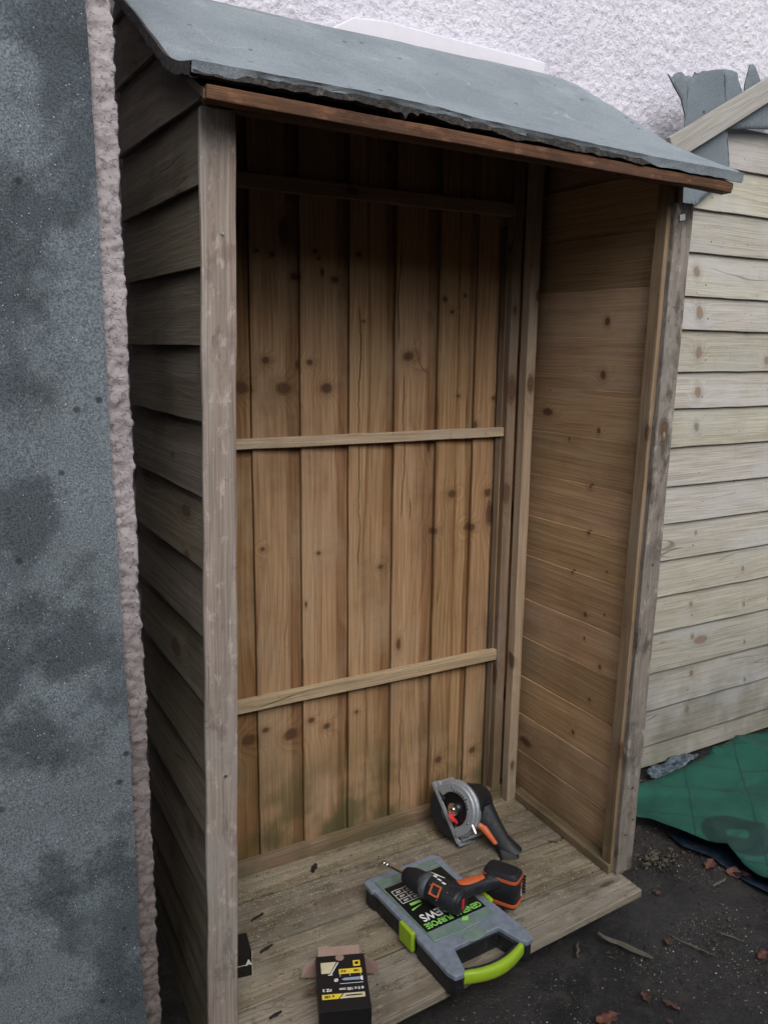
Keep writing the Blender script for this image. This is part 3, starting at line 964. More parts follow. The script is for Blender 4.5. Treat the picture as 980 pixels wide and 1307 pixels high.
for i in range(4):
    y = .058+i*.018
    m_.box((-.053, y, .0655), (.031, 0, 0), (0, .0007, 0), (0, 0, .0002))
for x in (-.084, -.053, -.022):
    m_.box((x, .085, .0655), (.0007, 0, 0), (0, .028, 0), (0, 0, .0002))
for i in range(3):
    for x in (-.068, -.038):
        text_into(m_, "SIZE"[:4] if False else "x%d" % (50-10*i), Matrix.Translation((x, .067+i*.018, .0655)) @ T180, .010, 0)
m_.prism([(.005, .128, .0654), (.052, .128, .0654), (.070, .085, .0654), (.030, .112, .0654)], (0, 0, .0003))
m_.build('white_print', M_white, cs)

# ------------------------------------------------------------------ cordless driver lying across the case
M_tool = simple('charcoal_plastic', (.012,.014,.018), .5, nscale=90, namt=.30)
M_rub = simple('black_rubber', (.010,.010,.012), .6)
M_org = simple('orange_plastic', (.50,.105,.03), .45, nscale=80, namt=.1)
M_chrome = simple('chrome', (.75,.75,.76), .22, 1.0)
M_red = simple('red_plastic', (.50,.02,.02), .45)
M_grey = simple('grey_collar', (.09,.10,.11), .4, .3)
drv = thing('cordless_driver', 'black cordless drill driver with orange trim lying across the organiser case', 'cordless drill', (.585, .075, .2))
dinv = Matrix.Translation((-.585, -.075, -.2))
def DMB():
    b_ = MB(); b_.tf = lambda p: dinv @ p; return b_
A0 = V((.612, -.012, .207))               # rear of the body
A1 = V((.517, .223, .212))                # tip of the bit holder
ax = (A1-A0).normalized()
sx_ = V((0, 0, 1)).cross(ax); sx_ = (sx_-sx_.dot(ax)*ax).normalized()
if sx_.x < 0: sx_ = -sx_
up = ax.cross(sx_); up = up if up.z > 0 else -up
MA = Matrix((sx_, up, ax)).transposed().to_4x4(); MA.translation = A0
b_ = DMB(); b_.lathe([(0, .024), (.004, .030), (.012, .032), (.045, .0335), (.070, .034), (.088, .032), (.096, .029)], MA, 32)
b_.build('body', M_tool, drv, smooth=True, ang=50)
b_ = DMB(); b_.lathe([(.094, .031), (.100, .033), (.108, .033), (.113, .030)], MA, 32); b_.build('torque_ring', M_grey, drv, smooth=True)
b_ = DMB(); b_.lathe([(.111, .024), (.118, .029), (.150, .027), (.158, .024), (.172, .020), (.178, .013)], MA, 28)
b_.build('chuck', M_rub, drv, smooth=True)
b_ = DMB(); b_.lathe([(.176, .0055), (.222, .0055), (.223, .0075), (.229, .0075), (.230, .006), (.233, .0075), (.239, .0075), (.240, .006), (.243, .0075), (.249, .0072), (.252, .004)], MA, 20)
b_.build('bit_holder', M_chrome, drv, smooth=True, ang=40)
b_ = DMB(); b_.lathe([(-.004, .020), (-.003, .024), (.001, .026)], MA, 28); b_.build('end_cap', M_rub, drv, smooth=True)
b_ = DMB(); b_.box(MA @ V((0, 0, -.0045)), sx_*.005, up*.014, ax*.0006); b_.build('end_badge', M_red, drv)
# square orange collar selector on the side facing the photographer
cdir = (-.80*sx_+.62*up).normalized()
tdir = ax.cross(cdir)
def onb(z_, r_): return A0+ax*z_+cdir*r_
b_ = DMB()
for s_ in (-1, 1):
    b_.box(onb(.062, .034)+ax*s_*.012, ax*.0022, tdir*.014, cdir*.0022)
    b_.box(onb(.062, .034)+tdir*s_*.012, ax*.010, tdir*.0022, cdir*.0022)
b_.build('orange_frame', M_org, drv, bevel=.0008)
b_ = DMB()
for k in range(3):
    b_.box(A0+ax*(.052+.016*k)+up*.0336+sx_*(.004*k-.004), ax*.0055, sx_*(.0022), up*.0005)
b_.build('white_print', M_white, drv)
H0 = A0+ax*.040+sx_*.015; H1 = V((.760, .030, .200))
hd = (H1-H0).normalized(); hn = up.copy(); hs_ = hd.cross(hn).normalized()
b_ = DMB()
b_.loft([(H0+hd*q*(H1-H0).length, hs_*w1, hn*w2) for q, w1, w2 in ((0, .030, .026), (.18, .024, .021), (.4, .0185, .0185), (.7, .0185, .018), (.88, .022, .020), (1, .032, .026))], n=20)
b_.build('handle', M_tool, drv, smooth=True, ang=60)
b_ = DMB()
b_.loft([(H0+hd*q*(H1-H0).length+hs_*.0*1+hn*.0165-hs_*.003, hs_*w1, hn*.006) for q, w1 in ((.14, .012), (.3, .013), (.5, .012), (.66, .008))], n=14)
b_.build('grip_inlay', M_org, drv, smooth=True)
for k in range(4):
    b_ = DMB(); b_.box(A0+ax*(.012+.007*k)+(up*.9-sx_*.44).normalized()*.0322, ax*.0016, (sx_*.9+up*.44).normalized()*.010, (up*.9-sx_*.44).normalized()*.0012); b_.build('vent', M_rub, drv)
for z_, a_ in ((.080, 60), (.080, 130), (.030, 128), (.052, 175)):
    q_ = sx_*math.cos(R(a_))+up*math.sin(R(a_))
    b_ = DMB(); b_.lathe([(0, .0026), (.0012, .0022)], Matrix.Translation(A0+ax*z_+q_*.0335) @ q_.to_track_quat('Z', 'X').to_matrix().to_4x4(), 10); b_.build('screw', M_steel, drv)
b_ = DMB(); b_.lathe([(.0415, .0338), (.042, .0343), (.0435, .0343), (.044, .0338)], MA, 32, cap=False); b_.build('seam', M_rub, drv, smooth=True)
b_ = DMB(); b_.box(H0+hd*.042+ax*.024, hd*.012, hn*.009, ax*.008); b_.build('trigger', M_rub, drv, bevel=.003)
# battery: length along the tool axis, thick face up
BC = V((.770, .028, .184)); bl = (ax*.75+V((-.38, .6, 0))*.4).normalized(); bl = V((-.50, .866, 0)); bn = V((0, 0, 1)); bs = V((.866, .50, 0))
bat = None
b_ = DMB(); b_.loft([(BC-bn*.050, bs*.026, bl*.044), (BC-bn*.046, bs*.029, bl*.047), (BC+bn*.036, bs*.030, bl*.048), (BC+bn*.040, bs*.028, bl*.046)], n=28, pw=5)
bat = b_.build('battery', M_tool, drv, smooth=True, ang=40)
for dz, hh, mm, ex in ((.030, .004, M_org, .0015), (-.037, .004, M_org, .0015)):
    b_ = DMB(); b_.loft([(BC+bn*(dz-hh), bs*(.030+ex), bl*(.048+ex)), (BC+bn*(dz+hh), bs*(.030+ex), bl*(.048+ex))], n=28, pw=5)
    b_.build('orange_rim', mm, bat, smooth=True, ang=40)
b_ = DMB(); b_.loft([(BC+bn*.039, bs*.026, bl*.044), (BC+bn*.046, bs*.022, bl*.040)], n=28, pw=5); b_.build('battery_cover', M_rub, bat, smooth=True, ang=40)
b_ = DMB()
for k in range(6):
    b_.box(BC+bs*.0305-bl*.046+bn*(-.026+.009*k), bs*.003, bl*.006, bn*.0025)
b_.build('ribs', M_rub, bat, bevel=.001)
b_ = DMB(); b_.box(BC-bl*.0495+bs*.006+bn*.010, bs*.004, bl*.0005, bn*.007); b_.build('orange_badge', M_org, bat)
b_ = DMB()
for k in range(3): b_.box(BC-bl*.0495+bs*.006-bn*(.004+.007*k), bs*.0018, bl*.0005, bn*.0018)
b_.build('white_print', M_white, bat)

# ------------------------------------------------------------------ circular saw lying on its motor side
saw = thing('circular_saw', 'cordless circular saw with silver guard and shoe in the back corner of the floor', 'circular saw', (.86, .33, .1))
sainv = Matrix.Translation((-.86, -.33, -.1))
def WMB():
    b_ = MB(); b_.tf = lambda p: sainv @ p; return b_
e1 = V((.8712, -.4908, .0108)); e2 = V((.0860, .1742, .9810)); e3 = -V((.4834, .8537, -.1940))
def F3(a, b, c): return (e1*a+e2*b+e3*c)
nv = F3(-.63, .12, .767).normalized()
tv = F3(.41, -.91, .479); tv = (tv-tv.dot(nv)*nv).normalized()
mv = tv.cross(nv); mv = mv if mv.dot(e1) > 0 else -mv
wv = -nv
S0 = V((.836, .352, .206))             # disc centre
MS = Matrix((tv, mv, nv)).transposed().to_4x4(); MS.translation = S0
# blade guard: half ring, C-section
def ring(r0, r1, a0, a1, z0, z1, n=36):
    b_ = WMB()
    for i in range(n+1):
        a = R(a0+(a1-a0)*i/n)
        for r_, z_ in ((r0, z0), (r1, z0), (r1, z1), (r0, z1)):
            b_.v.append(MS @ V((r_*math.cos(a), r_*math.sin(a), z_)))
    for i in range(n):
        k = 4*i
        for k0, k1 in ((0, 1), (1, 2), (2, 3), (3, 0)):
            b_.face((k+k0, k+k1, k+4+k1, k+4+k0))
    b_.face((0, 1, 2, 3)); k = 4*n; b_.face((k+3, k+2, k+1, k))
    return b_
M_alu = simple('cast_aluminium', (.40,.43,.47), .42, .55, nscale=120, namt=.18)
g = ring(.050, .079, -22, 196, -.010, .010).build('blade_guard', M_alu, saw, bevel=.004, seg=3, smooth=True)
ring(.072, .084, -20, 190, -.022, -.004).build('guard_rim', M_alu, g, bevel=.003, smooth=True)
ring(.0595, .0625, 5, 165, .0098, .0112).build('guard_rib', M_alu, g, smooth=True)
b_ = WMB()
for k in range(9):
    a = R(70+k*9)
    b_.box(MS @ V((.056*math.cos(a), .056*math.sin(a), .0105)), tv*.0022, mv*.0028, nv*.0006)
b_.build('raised_marks', M_chrome, g)
ring(.0, .0765, -179, 180, -.005, -.0035, n=48).build('blade', simple('dark_steel', (.05,.05,.055), .35, .9), saw)
ring(.040, .083, 198, 344, -.014, .006).build('lower_guard', M_rub, saw, bevel=.003, smooth=True)
b_ = WMB(); b_.lathe([(-.004, .020), (.006, .019), (.008, .008), (.014, .008), (.015, .004)], MS, 20); b_.build('arbor_bolt', M_chrome, saw, smooth=True)
b_ = WMB(); b_.loft([(MS @ V((-.002, -.006, .006)), tv*.010, nv*.006), (MS @ V((.020, -.012, .012)), tv*.012, nv*.008), (MS @ V((.034, -.002, .010)), tv*.008, nv*.006)], n=14)
b_.build('guard_lever', M_red, saw, smooth=True)
# shoe plate in the plane spanned by tv and wv, offset -mv from the disc centre
mo = -.034
def SP(t_, m__, w_): return S0+tv*t_+mv*(mo+m__)+wv*w_
b_ = WMB()
pts = [(-.098, -.004), (.090, -.004), (.098, .004), (.104, .085), (.092, .118), (-.090, .118), (-.100, .108)]
b_.prism([SP(t_, -.0015, w_) for t_, w_ in pts], mv*.003)
sh = b_.build('shoe', M_alu, saw, bevel=.001)
b_ = WMB()
b_.box(SP(-.004, .005, -.005), tv*.094, mv*.0065, wv*.0016)
b_.box(SP(.099, .005, .045), tv*.0018, mv*.0065, wv*.048)
for w_ in (.006, .022): b_.lathe([(0, .005), (.004, .004)], Matrix.Translation(SP(.086, .004, w_)) @ mv.to_track_quat('Z', 'X').to_matrix().to_4x4(), 14)
b_.box(SP(.078, .010, .050), tv*.008, mv*.006, wv*.035)
b_.box(SP(.088, .022, .060), tv*.004, mv*.016, wv*.045)
b_.box(SP(-.080, .014, .006), tv*.012, mv*.010, wv*.006)
b_.box(SP(.062, .006, .055), tv*.004, mv*.0035, wv*.036)
b_.build('shoe_flange', M_alu, saw, bevel=.0015)
b_ = WMB(); b_.lathe([(0, .005), (.026, .0045)], Matrix.Translation(MS @ V((.062, .042, .005))) @ Matrix((nv, mv, tv)).transposed().to_4x4() , 14); b_.build('guard_pin', M_chrome, saw, smooth=True)
# motor housing
MC = S0+mv*.028+wv*.014-tv*.002
b_ = WMB()
MW = Matrix((tv, mv, wv)).transposed().to_4x4(); MW.translation = MC
b_.lathe([(0, .062), (.024, .060), (.032, .053), (.075, .051), (.095, .044), (.102, .028)], MW, 28)
b_.build('motor_housing', M_tool, saw, smooth=True, ang=50)
for k in range(5):
    a_ = R(20+k*22)
    q_ = tv*math.cos(a_)+mv*math.sin(a_)
    b_ = WMB(); b_.box(MC+q_*.0465+wv*.052, wv*.012, q_.cross(wv)*.0022, q_*.0012); b_.build('vent', M_rub, saw)
for a_, r_ in ((30, .0645), (95, .0645), (150, .0645)):
    b_ = WMB(); b_.lathe([(.0098, .003), (.012, .0026)], MS @ Matrix.Translation((r_*math.cos(R(a_)), r_*math.sin(R(a_)), 0)), 12); b_.build('screw', M_chrome, saw)
b_ = WMB(); b_.lathe([(.0, .006), (.012, .0055), (.013, .0075), (.016, .0075)], Matrix.Translation(SP(-.070, .012, .010)) @ nv.to_track_quat('Z', 'X').to_matrix().to_4x4(), 14); b_.build('depth_knob', M_chrome, saw, smooth=True)
# handle sweeping down to the battery foot
K = [MC+wv*.045+F3(.016, -.004, .02), MC+wv*.055+F3(.042, -.044, .045), MC+wv*.055+F3(.072, -.088, .06), MC+wv*.055+F3(.104, -.126, .07)]
b_ = WMB()
xs = e1*.9+e2*.35
zs = e3
b_.loft([(K[0], xs*.048, zs*.034), (K[1], xs*.034, zs*.028), (K[2], xs*.028, zs*.025), (K[3], xs*.036, zs*.028)], n=18)
b_.build('handle', M_tool, saw, smooth=True, ang=70)
b_ = WMB()
b_.loft([(K[0]-xs*.034+zs*.018-e2*.004, xs*.007, zs*.010), (K[0]-xs*.026+zs*.024-e2*.022, xs*.014, zs*.011), (K[1]-xs*.022+zs*.022, xs*.012, zs*.011), (K[2]-xs*.017+zs*.020, xs*.007, zs*.009)], n=12)
b_.build('grip_inlay', M_org, saw, smooth=True)
b_ = WMB()
fx = F3(.036, -.014, 0)
b_.loft([(K[3]+F3(-.012, .012, 0), fx*.85, zs*.030), (K[3]+F3(-.006, -.002, .002), fx, zs*.034), (K[3]+F3(-.002, -.022, .006), fx, zs*.034), (K[3]+F3(0, -.027, .006), fx*.93, zs*.031)], n=22, pw=5)
b_.build('battery_foot', M_rub, saw, smooth=True, ang=40)

# ------------------------------------------------------------------ screw boxes
M_card = simple('brown_card', (.30,.20,.165), .8, nscale=30, namt=.2)
M_bbox = simple('black_card', (.010,.010,.011), .45)
M_yel = simple('yellow_ink', (.75,.56,.05), .5)
M_cream = simple('cream_ink', (.62,.55,.36), .5, nscale=90, namt=.2)
M_blue = simple('blue_grey_ink', (.28,.33,.48), .5)
bx = thing('screw_box', 'open black and yellow screw box with brown card flaps at the front of the floor', 'box', (.263, -.054, .1005))
bx.rotation_euler = (0, 0, R(-22))
BW, BL, BH = .056, .082, .062      # half width, half length, height
# box lies on its back with its open end (+y)
m_ = MB()
th = .0012
m_.box((0, 0, BH-th/2), (BW, 0, 0), (0, BL, 0), (0, 0, th/2))
m_.box((0, 0, th/2), (BW, 0, 0), (0, BL, 0), (0, 0, th/2))
for s_ in (-1, 1): m_.box((s_*(BW-th/2), 0, BH/2), (th/2, 0, 0), (0, BL, 0), (0, 0, BH/2-th-.0001))
m_.box((0, -BL+th/2, BH/2), (BW-th-.0001, 0, 0), (0, th/2, 0), (0, 0, BH/2-th-.0001))
m_.build('carton', M_bbox, bx, bevel=.0008)
def flap(pts, zv, name='flap'):
    q = MB(); q.prism(pts, zv); return q.build(name, M_card, bx, bevel=.0003)
flap([(-BW+.004, BL+.001, .012), (BW-.004, BL+.001, .012), (BW-.008, BL+.040, .052), (-BW+.008, BL+.040, .052)], (0, 0, .0012))
flap([(-BW+.0015, BL+.001, .006), (-BW+.0015, BL+.001, BH-.006), (-BW-.030, BL-.006, BH-.020), (-BW-.034, BL-.010, .018)], (0, .0012, 0))
flap([(BW-.0015, BL+.001, .006), (BW-.0015, BL+.001, BH-.006), (BW+.030, BL-.012, BH-.018), (BW+.034, BL-.016, .018)], (0, .0012, 0))
T = BH+.0003
def pq(mb_, x0, x1, y0, y1, z=T, skew=0): mb_.prism([(x0, y0, z), (x1, y0, z), (x1+skew, y1, z), (x0+(skew if x0 > -1 else 0), y1, z)], (0, 0, .0003))
m_ = MB(); m_.prism([(-.046, .060, T), (-.010, .060, T), (-.026, .026, T), (-.046, .026, T)], (0, 0, .0003))
m_.prism([(.000, -.036, T), (.046, -.036, T), (.046, -.050, T), (-.010, -.050, T)], (0, 0, .0003))
m_.build('cream_print', M_cream, bx)
m_ = MB(); m_.lathe([(T-.0002, .010), (T+.0003, .010)], Matrix.Translation((-.001, BL-.009, 0)), 20); m_.build('thumb_notch', M_card, bx)
m_ = MB()
m_.box((.036, .052, T), (.008, 0, 0), (0, .0085, 0), (0, 0, .0003))
m_.box((.020, .029, T), (.026, 0, 0), (0, .0075, 0), (0, 0, .0003))
m_.prism([(-.048, -.036, T), (-.003, -.036, T), (-.013, -.050, T), (-.048, -.050, T)], (0, 0, .0003))
m_.build('yellow_print', M_yel, bx)
m_ = MB()
T2 = T+.0006
text_into(m_, "# 5 x 100 mm", Matrix.Translation((.018, -.024, T2)) @ T180, .0105, bold=.0002, sx=.9)
text_into(m_, "PZ 2", Matrix.Translation((-.036, -.024, T2)) @ T180, .0105, bold=.0002)
text_into(m_, "Ø", Matrix.Translation((-.014, .004, T2)) @ T180, .012, bold=.0003)
m_.box((.020, -.008, T2), (.026, 0, 0), (0, .0005, 0), (0, 0, .0002))
for x in (-.004, .018, .042): m_.box((x, .0165, T2), (.0005, 0, 0), (0, .003, 0), (0, 0, .0002))
m_.prism([(-.008, .056, T2), (-.0045, .058, T2), (-.023, .022, T2), (-.026, .022, T2)], (0, 0, .0003))
m_.box((-.026, .0205, T2), (.005, 0, 0), (0, .001, 0), (0, 0, .0002))
m_.prism([(.046, .012, T2), (.046, -.003, T2), (.040, .0005, T2), (.040, .0085, T2)], (0, 0, .0002))
m_.build('white_print', M_white, bx)
m_ = MB(); m_.prism([(.039, .009, T2), (.039, 0, T2), (.004, .001, T2), (-.002, .0045, T2), (.004, .008, T2)], (0, 0, .0003)); m_.build('screw_picture', M_blue, bx)
m_ = MB()
text_into(m_, "x 100", Matrix.Translation((-.032, -.043, T2)) @ T180, .0095, bold=.0003)
text_into(m_, "5.0", Matrix.Translation((.004, .029, T2)) @ T180, .009, bold=.0003)
text_into(m_, "100", Matrix.Translation((.034, .029, T2)) @ T180, .009, bold=.0003)
m_.box((.036, .052, T2), (.004, 0, 0), (0, .004, 0), (0, 0, .0002))
m_.box((.022, -.043, T2), (.018, 0, 0), (0, .0016, 0), (0, 0, .0002))
m_.build('black_print', M_label, bx)

sb_ = thing('screw_box', 'small black box standing on the floor half hidden by the left post', 'box', (.098, .168, .1005))
sb_.rotation_euler = (0, 0, R(-10))
m_ = MB(); m_.box((0, 0, .031), (.026, 0, 0), (0, .035, 0), (0, 0, .031)); m_.build('carton', M_bbox, sb_, bevel=.001)
m_ = MB(); m_.box((.0265, -.034, .031), (.0008, 0, 0), (0, .002, 0), (0, 0, .031)); m_.box((.0, -.0355, .031), (.026, 0, 0), (0, .0006, 0), (0, 0, .0005)); m_.build('cream_edge', M_cream, sb_)
m_ = MB(); text_into(m_, "A", Matrix.Translation((.018, -.0358, .036)) @ Matrix.Rotation(R(90), 4, 'X'), .020, bold=.0005); m_.build('white_print', M_white, sb_)

# ------------------------------------------------------------------ tarpaulins
TRX, TRY = 1.690, .012
def tarp_mat():
    t = NT('green_tarpaulin')
    o = t.obj()
    so = t.n('ShaderNodeSeparateXYZ'); t.set(so.inputs[0], o)
    a = t.math('ADD', so.outputs[0], so.outputs[1]); b = t.math('SUBTRACT', so.outputs[0], so.outputs[1])
    nn = t.noise(o, 5, 4, .6)
    c = t.mix(t.ramp(nn, .3, .7), (.008, .062, .045), (.014, .098, .068))
    for q, ph in ((a, .03), (b, .11)):
        f_ = t.math('ABSOLUTE', t.math('SUBTRACT', t.math('FRACT', t.math('MULTIPLY_ADD', q, 3.6, ph)), .5))
        c = t.mix(t.math('MULTIPLY', t.ramp(f_, .022, .006), .8), c, (.004, .035, .026))
    x = t.n('ShaderNodeVectorMath', operation='DISTANCE')
    t.set(x.inputs[0], t.vmul(o, (1, 1, 0))); x.inputs[1].default_value = (TRX, TRY, 0)
    D = x.outputs['Value']
    rg = t.math('MULTIPLY', t.ramp(D, .112, .104), t.ramp(D, .030, .036))
    c = t.mix(t.math('MULTIPLY', rg, .85), c, (.006, .026, .022))
    w = t.noise(o, 420, 2, .6)
    h = t.math('ADD', t.math('MULTIPLY', nn, 3), t.math('MULTIPLY', w, .3))
    return t.fin(c, .5, t.bump(h, .4, .004), spec=.35)
def sheet_ground(name, outline, zf, mat, label, cat, res=.02, th=.002):
    bm = bmesh.new()
    vv = [bm.verts.new((x, y, 0)) for x, y in outline]
    bm.faces.new(vv); bmesh.ops.triangulate(bm, faces=bm.faces[:])
    for _ in range(7):
        es = [e for e in bm.edges if e.calc_length() > res*1.6]
        if not es: break
        bmesh.ops.subdivide_edges(bm, edges=es, cuts=1)
        bmesh.ops.triangulate(bm, faces=bm.faces[:])
    for v in bm.verts: v.co.z = zf(v.co.x, v.co.y)
    bmesh.ops.recalc_face_normals(bm, faces=bm.faces)
    me = bpy.data.meshes.new(name); bm.to_mesh(me); bm.free(); me.materials.append(mat)
    me.polygons.foreach_set('use_smooth', [True]*len(me.polygons))
    o = link(name, me)
    so = o.modifiers.new('thick', 'SOLIDIFY'); so.thickness = th
    return tag(o, label, cat)
def tz(x, y):
    ring_ = math.hypot(x-TRX, y-TRY)
    z = .040+.010*noise.noise(V((x*4, y*4, 0)))+.016*max(0, 1-abs(noise.noise(V((x*2.1+y*1.2, y*2.6-x, 9))))*7)+.007*max(0, 1-abs(noise.noise(V((x*5-y*3, y*5, 2))))*8)+.010*abs(noise.noise(V((x*2.2+y*3, y*1.1, 5))))
    z += .006*math.exp(-((ring_-.07)/.035)**2)
    z += .03*max(0, .25-abs(x-1.62))*max(0, 1)
    return z
sheet_ground('green_tarpaulin', [(1.475, .275), (1.515, .225), (1.56, .10), (1.60, -.02), (1.58, -.16), (1.62, -.30), (2.0, -.45), (2.6, -.3), (2.65, .28), (2.50, .42), (2.28, .475), (2.05, .43), (1.80, .395), (1.70, .40), (1.58, .375)],
             tz, tarp_mat(), 'green tarpaulin lying on the ground with a dark ring showing through', 'tarpaulin')
sheet_ground('blue_tarpaulin', [(1.56, .17), (1.548, .10), (1.575, .02), (1.565, -.12), (1.60, -.30), (1.9, -.40), (2.2, -.3), (2.1, 0), (1.7, .16)],
             lambda x, y: .010+.006*noise.noise(V((x*8, y*8, 3))), simple('blue_tarpaulin', (.004,.013,.028), .5, nscale=20), 'dark blue sheet peeping out beneath the green tarpaulin', 'tarpaulin')
def plastic_mat():
    t = NT('clear_plastic'); o = t.obj()
    nn = t.noise(o, 40, 4, .6)
    return t.fin(t.mix(t.ramp(nn, .35, .65), (.03, .05, .065), (.14, .19, .23)), .18, t.bump(nn, .8, .01), spec=.8, alpha=.85)
sheet_ground('plastic_film', [(1.78, .47), (1.76, .43), (1.84, .41), (1.96, .435), (2.06, .47), (2.04, .50), (1.93, .51), (1.84, .50)],
             lambda x, y: .022+.020*noise.noise(V((x*14, y*14, 1)))+.013*noise.noise(V((x*35, y*35, 1))), plastic_mat(), 'crumpled clear bluish plastic film at the foot of the fence', 'plastic film', res=.008, th=.0008)

# ------------------------------------------------------------------ leaves, twigs, chips
def leafmat(name, c): return simple(name, c, .6, nscale=60, namt=.45, bd=.002)
ML = [leafmat('dry_leaf_rust', (.12,.045,.03)), leafmat('dry_leaf_brown', (.075,.036,.028))]
def leaf(x, y, s, rot, mt, label, group=None):
    bm = bmesh.new()
    N = 14
    rnd = random.random()*50
    rows = []
    for i in range(N+1):
        q = i/N
        w_ = math.sin(math.pi*min(1, q*1.02))**.75*(.5+.13*math.sin(q*19+rnd))
        rows.append([bm.verts.new((s*(q-.5), s*w_*k*.5, s*(.10*noise.noise(V((q*4+rnd, k*1.5, 1)))+.16*abs(k)**1.5*(.6+noise.noise(V((rnd, k, q*2))))+.06))) for k in (-1, -.5, 0, .5, 1)])
    for a_, b2 in zip(rows, rows[1:]):
        for k in range(4):
            bm.faces.new((a_[k], a_[k+1], b2[k+1], b2[k]))
    bmesh.ops.remove_doubles(bm, verts=bm.verts, dist=.0001)
    me = bpy.data.meshes.new('dry_leaf'); bm.to_mesh(me); bm.free(); me.materials.append(mt)
    me.polygons.foreach_set('use_smooth', [True]*len(me.polygons))
    o = link('dry_leaf', me); o.location = (x, y, .004); o.rotation_euler = (random.uniform(-.2, .2), random.uniform(-.2, .2), rot)
    so = o.modifiers.new('thick', 'SOLIDIFY'); so.thickness = .0006
    tag(o, label, 'leaf', 'dead leaves on the ground')
LF = [(1.543, -.010, .055, .3, 0, 'curled rust brown leaf against the green tarpaulin, nearer the store than the other curled one'),
      (1.578, -.085, .075, -.7, 0, 'long curled orange brown leaf beside the tarpaulin, right of the other curled leaf'),
      (.969, -.292, .040, 1.2, 1, 'reddish dead leaf lying just left of another reddish leaf on the dark ground'),
      (1.000, -.338, .045, 1.9, 1, 'reddish dead leaf lying just right of another reddish leaf on the dark ground'),
      (.837, -.298, .060, -.3, 0, 'rust leaf at the bottom edge, lowest of the dead leaves'),
      (1.169, -.183, .045, .5, 1, 'flat dark brown leaf trodden into the ground beside the platform'),
      (1.346, -.340, .045, 0, 0, 'brown leaf alone on the ground at the right edge of the picture'),
      (1.30, -.02, .030, 2, 1, 'small brown leaf between the store post and the tarpaulin')]
for (x, y, s, r_, k, lb) in LF: leaf(x, y, s, r_, ML[k], lb)
M_shard = wood('splintered_wood', (.15,.135,.115), (.09,.075,.06), weather=.6, kden=.1, dirt=.6)
def shard(x, y, L, w, h, rot, label, mat=M_shard):
    m_ = MB()
    n_ = 8
    rd = random.random()*9
    m_.loft([(V((L*(i/n_-.5), w*.5*noise.noise(V((i*.5+rd, 0, 0))), h*.5+h*.3*noise.noise(V((i*.6, rd, 0))))),
              V((0, w*.5*(math.sin(math.pi*(i/n_*.86+.07))**.6)*(.8+.5*noise.noise(V((i, rd, 1)))), 0)),
              V((0, 0, h*.5*(.75+.4*noise.noise(V((i, rd, 4))))))) for i in range(n_+1)], n=7, pw=1.6)
    for i_, f_ in enumerate(m_.f):
        m_.uv[i_] = [(m_.v[q].x, m_.v[q].y+m_.v[q].z) for q in f_]
    o = m_.build('wood_splinter', mat); o.location = (x, y, .003); o.rotation_euler = (0, 0, rot)
    return tag(o, label, 'wood splinter', 'wood splinters on the ground')
shard(1.051, -.142, .150, .024, .014, -1.15, 'thick pale wood splinter on the ground in front of the platform corner')
shard(.933, -.091, .055, .012, .006, .85, 'short pale wood splinter just in front of the platform edge')
shard(1.214, -.225, .13, .007, .005, -1.2, 'thin twig like splinter lying on the dark ground, left of a shorter one')
shard(1.333, -.249, .065, .009, .005, -1.1, 'short splinter on the dark ground, right of the thin twig like one')
shard(1.50, -.08, .07, .014, .008, .1, 'grey splinter beside the curled leaf at the tarpaulin edge')

# bark chips and crumbs on the store floor
M_bark = simple('dark_bark', (.012,.011,.010), .8, nscale=80, namt=.5, bd=.004, bs=1)
def chip(x, y, L, w, rot, z, label):
    m_ = MB()
    rd = random.random()*9
    m_.loft([(V((L*(i/7-.5), .15*w*noise.noise(V((i, rd, 0))), w*.18)), V((0, w*.5*math.sin(math.pi*(i+.6)/8.2)**.5*(.8+.5*noise.noise(V((i*.9, rd, 1)))), 0)), V((0, 0, w*.2))) for i in range(8)], n=8, pw=1.7)
    o = m_.build('bark_chip', M_bark); o.location = (x, y, z); o.rotation_euler = (0, 0, rot)
    return tag(o, label, 'bark chip', 'bark chips on the store floor')
chip(.414, .427, .034, .024, .9, .1005, 'black bark chip near the back rail, farthest back of the chips on the store floor')
chip(.200, .312, .040, .012, .3, .1005, 'thin dark chip by the left post, behind another dark chip')
chip(.178, .193, .038, .014, .3, .1005, 'dark oval chip beside the small black box')
chip(.120, -.010, .030, .014, .2, .1005, 'dark chip on the floor left of the screw box with card flaps')
chip(1.098, .205, .030, .005, -.9, .1005, 'thin dark sliver of bark near the right side panel')
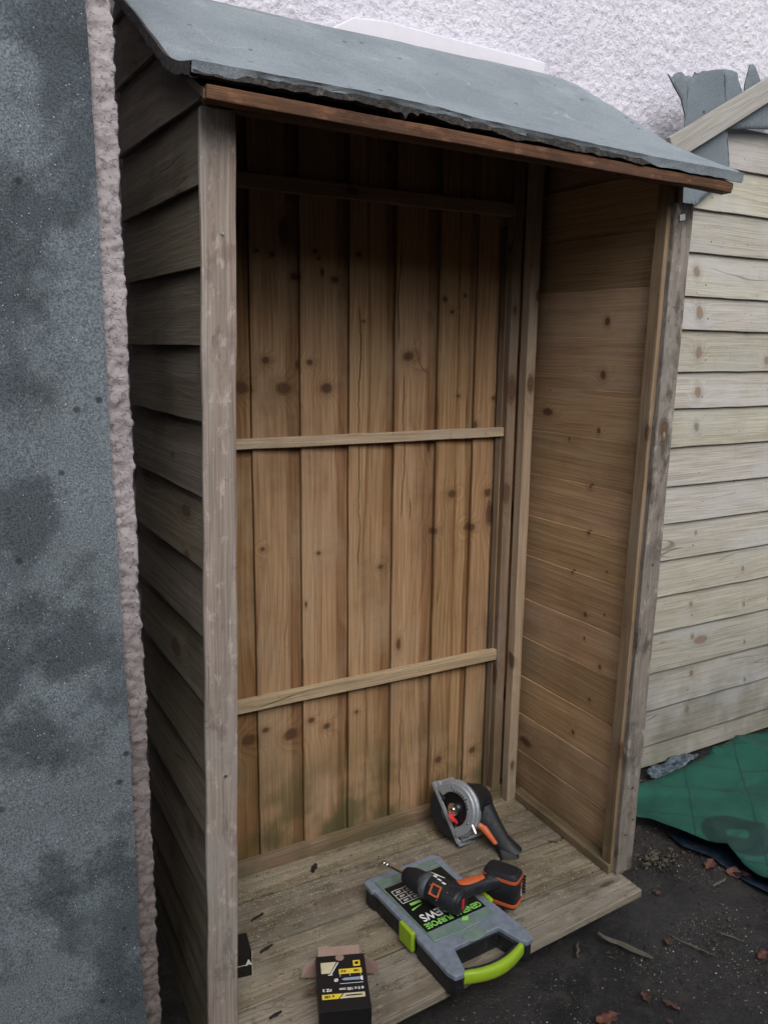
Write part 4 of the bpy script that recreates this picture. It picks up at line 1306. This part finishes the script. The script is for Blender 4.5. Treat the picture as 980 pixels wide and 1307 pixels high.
def crumbs(name, n_, fn, smin, smax, mats, label, cat):
    m_ = MB()
    for _ in range(n_):
        x, y, z = fn()
        s = random.uniform(smin, smax)*random.random()**.5
        a_ = random.random()*6.28; asp = random.uniform(.25, 1)
        c_, sn = math.cos(a_), math.sin(a_)
        p = [V((x+s*(c_*u_-sn*w_*asp), y+s*(sn*u_+c_*w_*asp), z+s*h_)) for u_, w_, h_ in ((-1, -.6, 0), (1, -.8, 0), (.8, .7, 0), (-.7, .9, 0), (-.5, -.3, .7), (.6, -.3, .6), (.2, .6, .5))]
        b = len(m_.v); m_.v += p; mi = random.randrange(len(mats))
        for f_ in ((0, 1, 5, 4), (1, 2, 6, 5), (2, 3, 6), (3, 0, 4, 6), (4, 5, 6), (3, 2, 1, 0)):
            m_.face([b+q for q in f_], None, (0, 0, 0), mi)
    o = m_.build(name, mats, fixn=False)
    tag(o, label, cat, kind='stuff')
    return o
M_saw = simple('pale_sawdust', (.42,.35,.24), .9); M_saw2 = simple('brown_sawdust', (.22,.16,.10), .9); M_drk = simple('dark_crumb', (.03,.025,.02), .9)
M_chalk = simple('pale_grit', (.34,.33,.30), .8)
def onfloor():
    while True:
        x = random.uniform(.06, 1.13); y = random.uniform(-.07, .48)
        d = noise.noise(V((x*4, y*6, 2)))
        dens = .16+.5*math.exp(-((x-.24)/.16)**2-((y-.38)/.13)**2)+.35*math.exp(-((y-.42)/.08)**2)+.3*max(0, d)
        if random.random() < dens: return x, y, .1005
crumbs('sawdust', 9000, onfloor, .0006, .0022, [M_saw, M_saw2, M_saw, M_drk], 'pale sawdust and crumbs scattered over the store floor', 'sawdust')
def onground():
    while True:
        x = random.uniform(.2, 2.3); y = random.uniform(-.75, .5)
        if x < 1.25 and y > -.12: continue
        if noise.noise(V((x*5, y*5, 8))) > random.uniform(-.35, .6): return x, y, -.001+.010*noise.noise(V((x*6, y*6, 0)))
crumbs('grit', 15000, onground, .0008, .0034, [M_drk, M_drk, M_drk, M_saw2, M_chalk, simple('grey_grit', (.12,.11,.10), .8)], 'loose grit and small debris scattered over the dark ground', 'grit')
def bits():
    x, y, z = onground()
    return x, y, z
crumbs('litter', 1500, bits, .002, .0085, [M_drk, simple('brown_litter', (.055,.035,.024), .9), simple('grey_litter', (.07,.065,.058), .9), M_drk], 'broken bark, leaf and twig litter trodden into the ground', 'litter')
def clump():
    a_ = random.gauss(0, .035); b_ = random.gauss(0, .022)
    return 1.435+a_, .10+b_, .004*random.random()
crumbs('leaf_litter', 160, clump, .004, .011, [M_drk, simple('mouldy_litter', (.09,.08,.06), .9)], 'heap of dark leaf litter behind the right hand post', 'leaf litter')
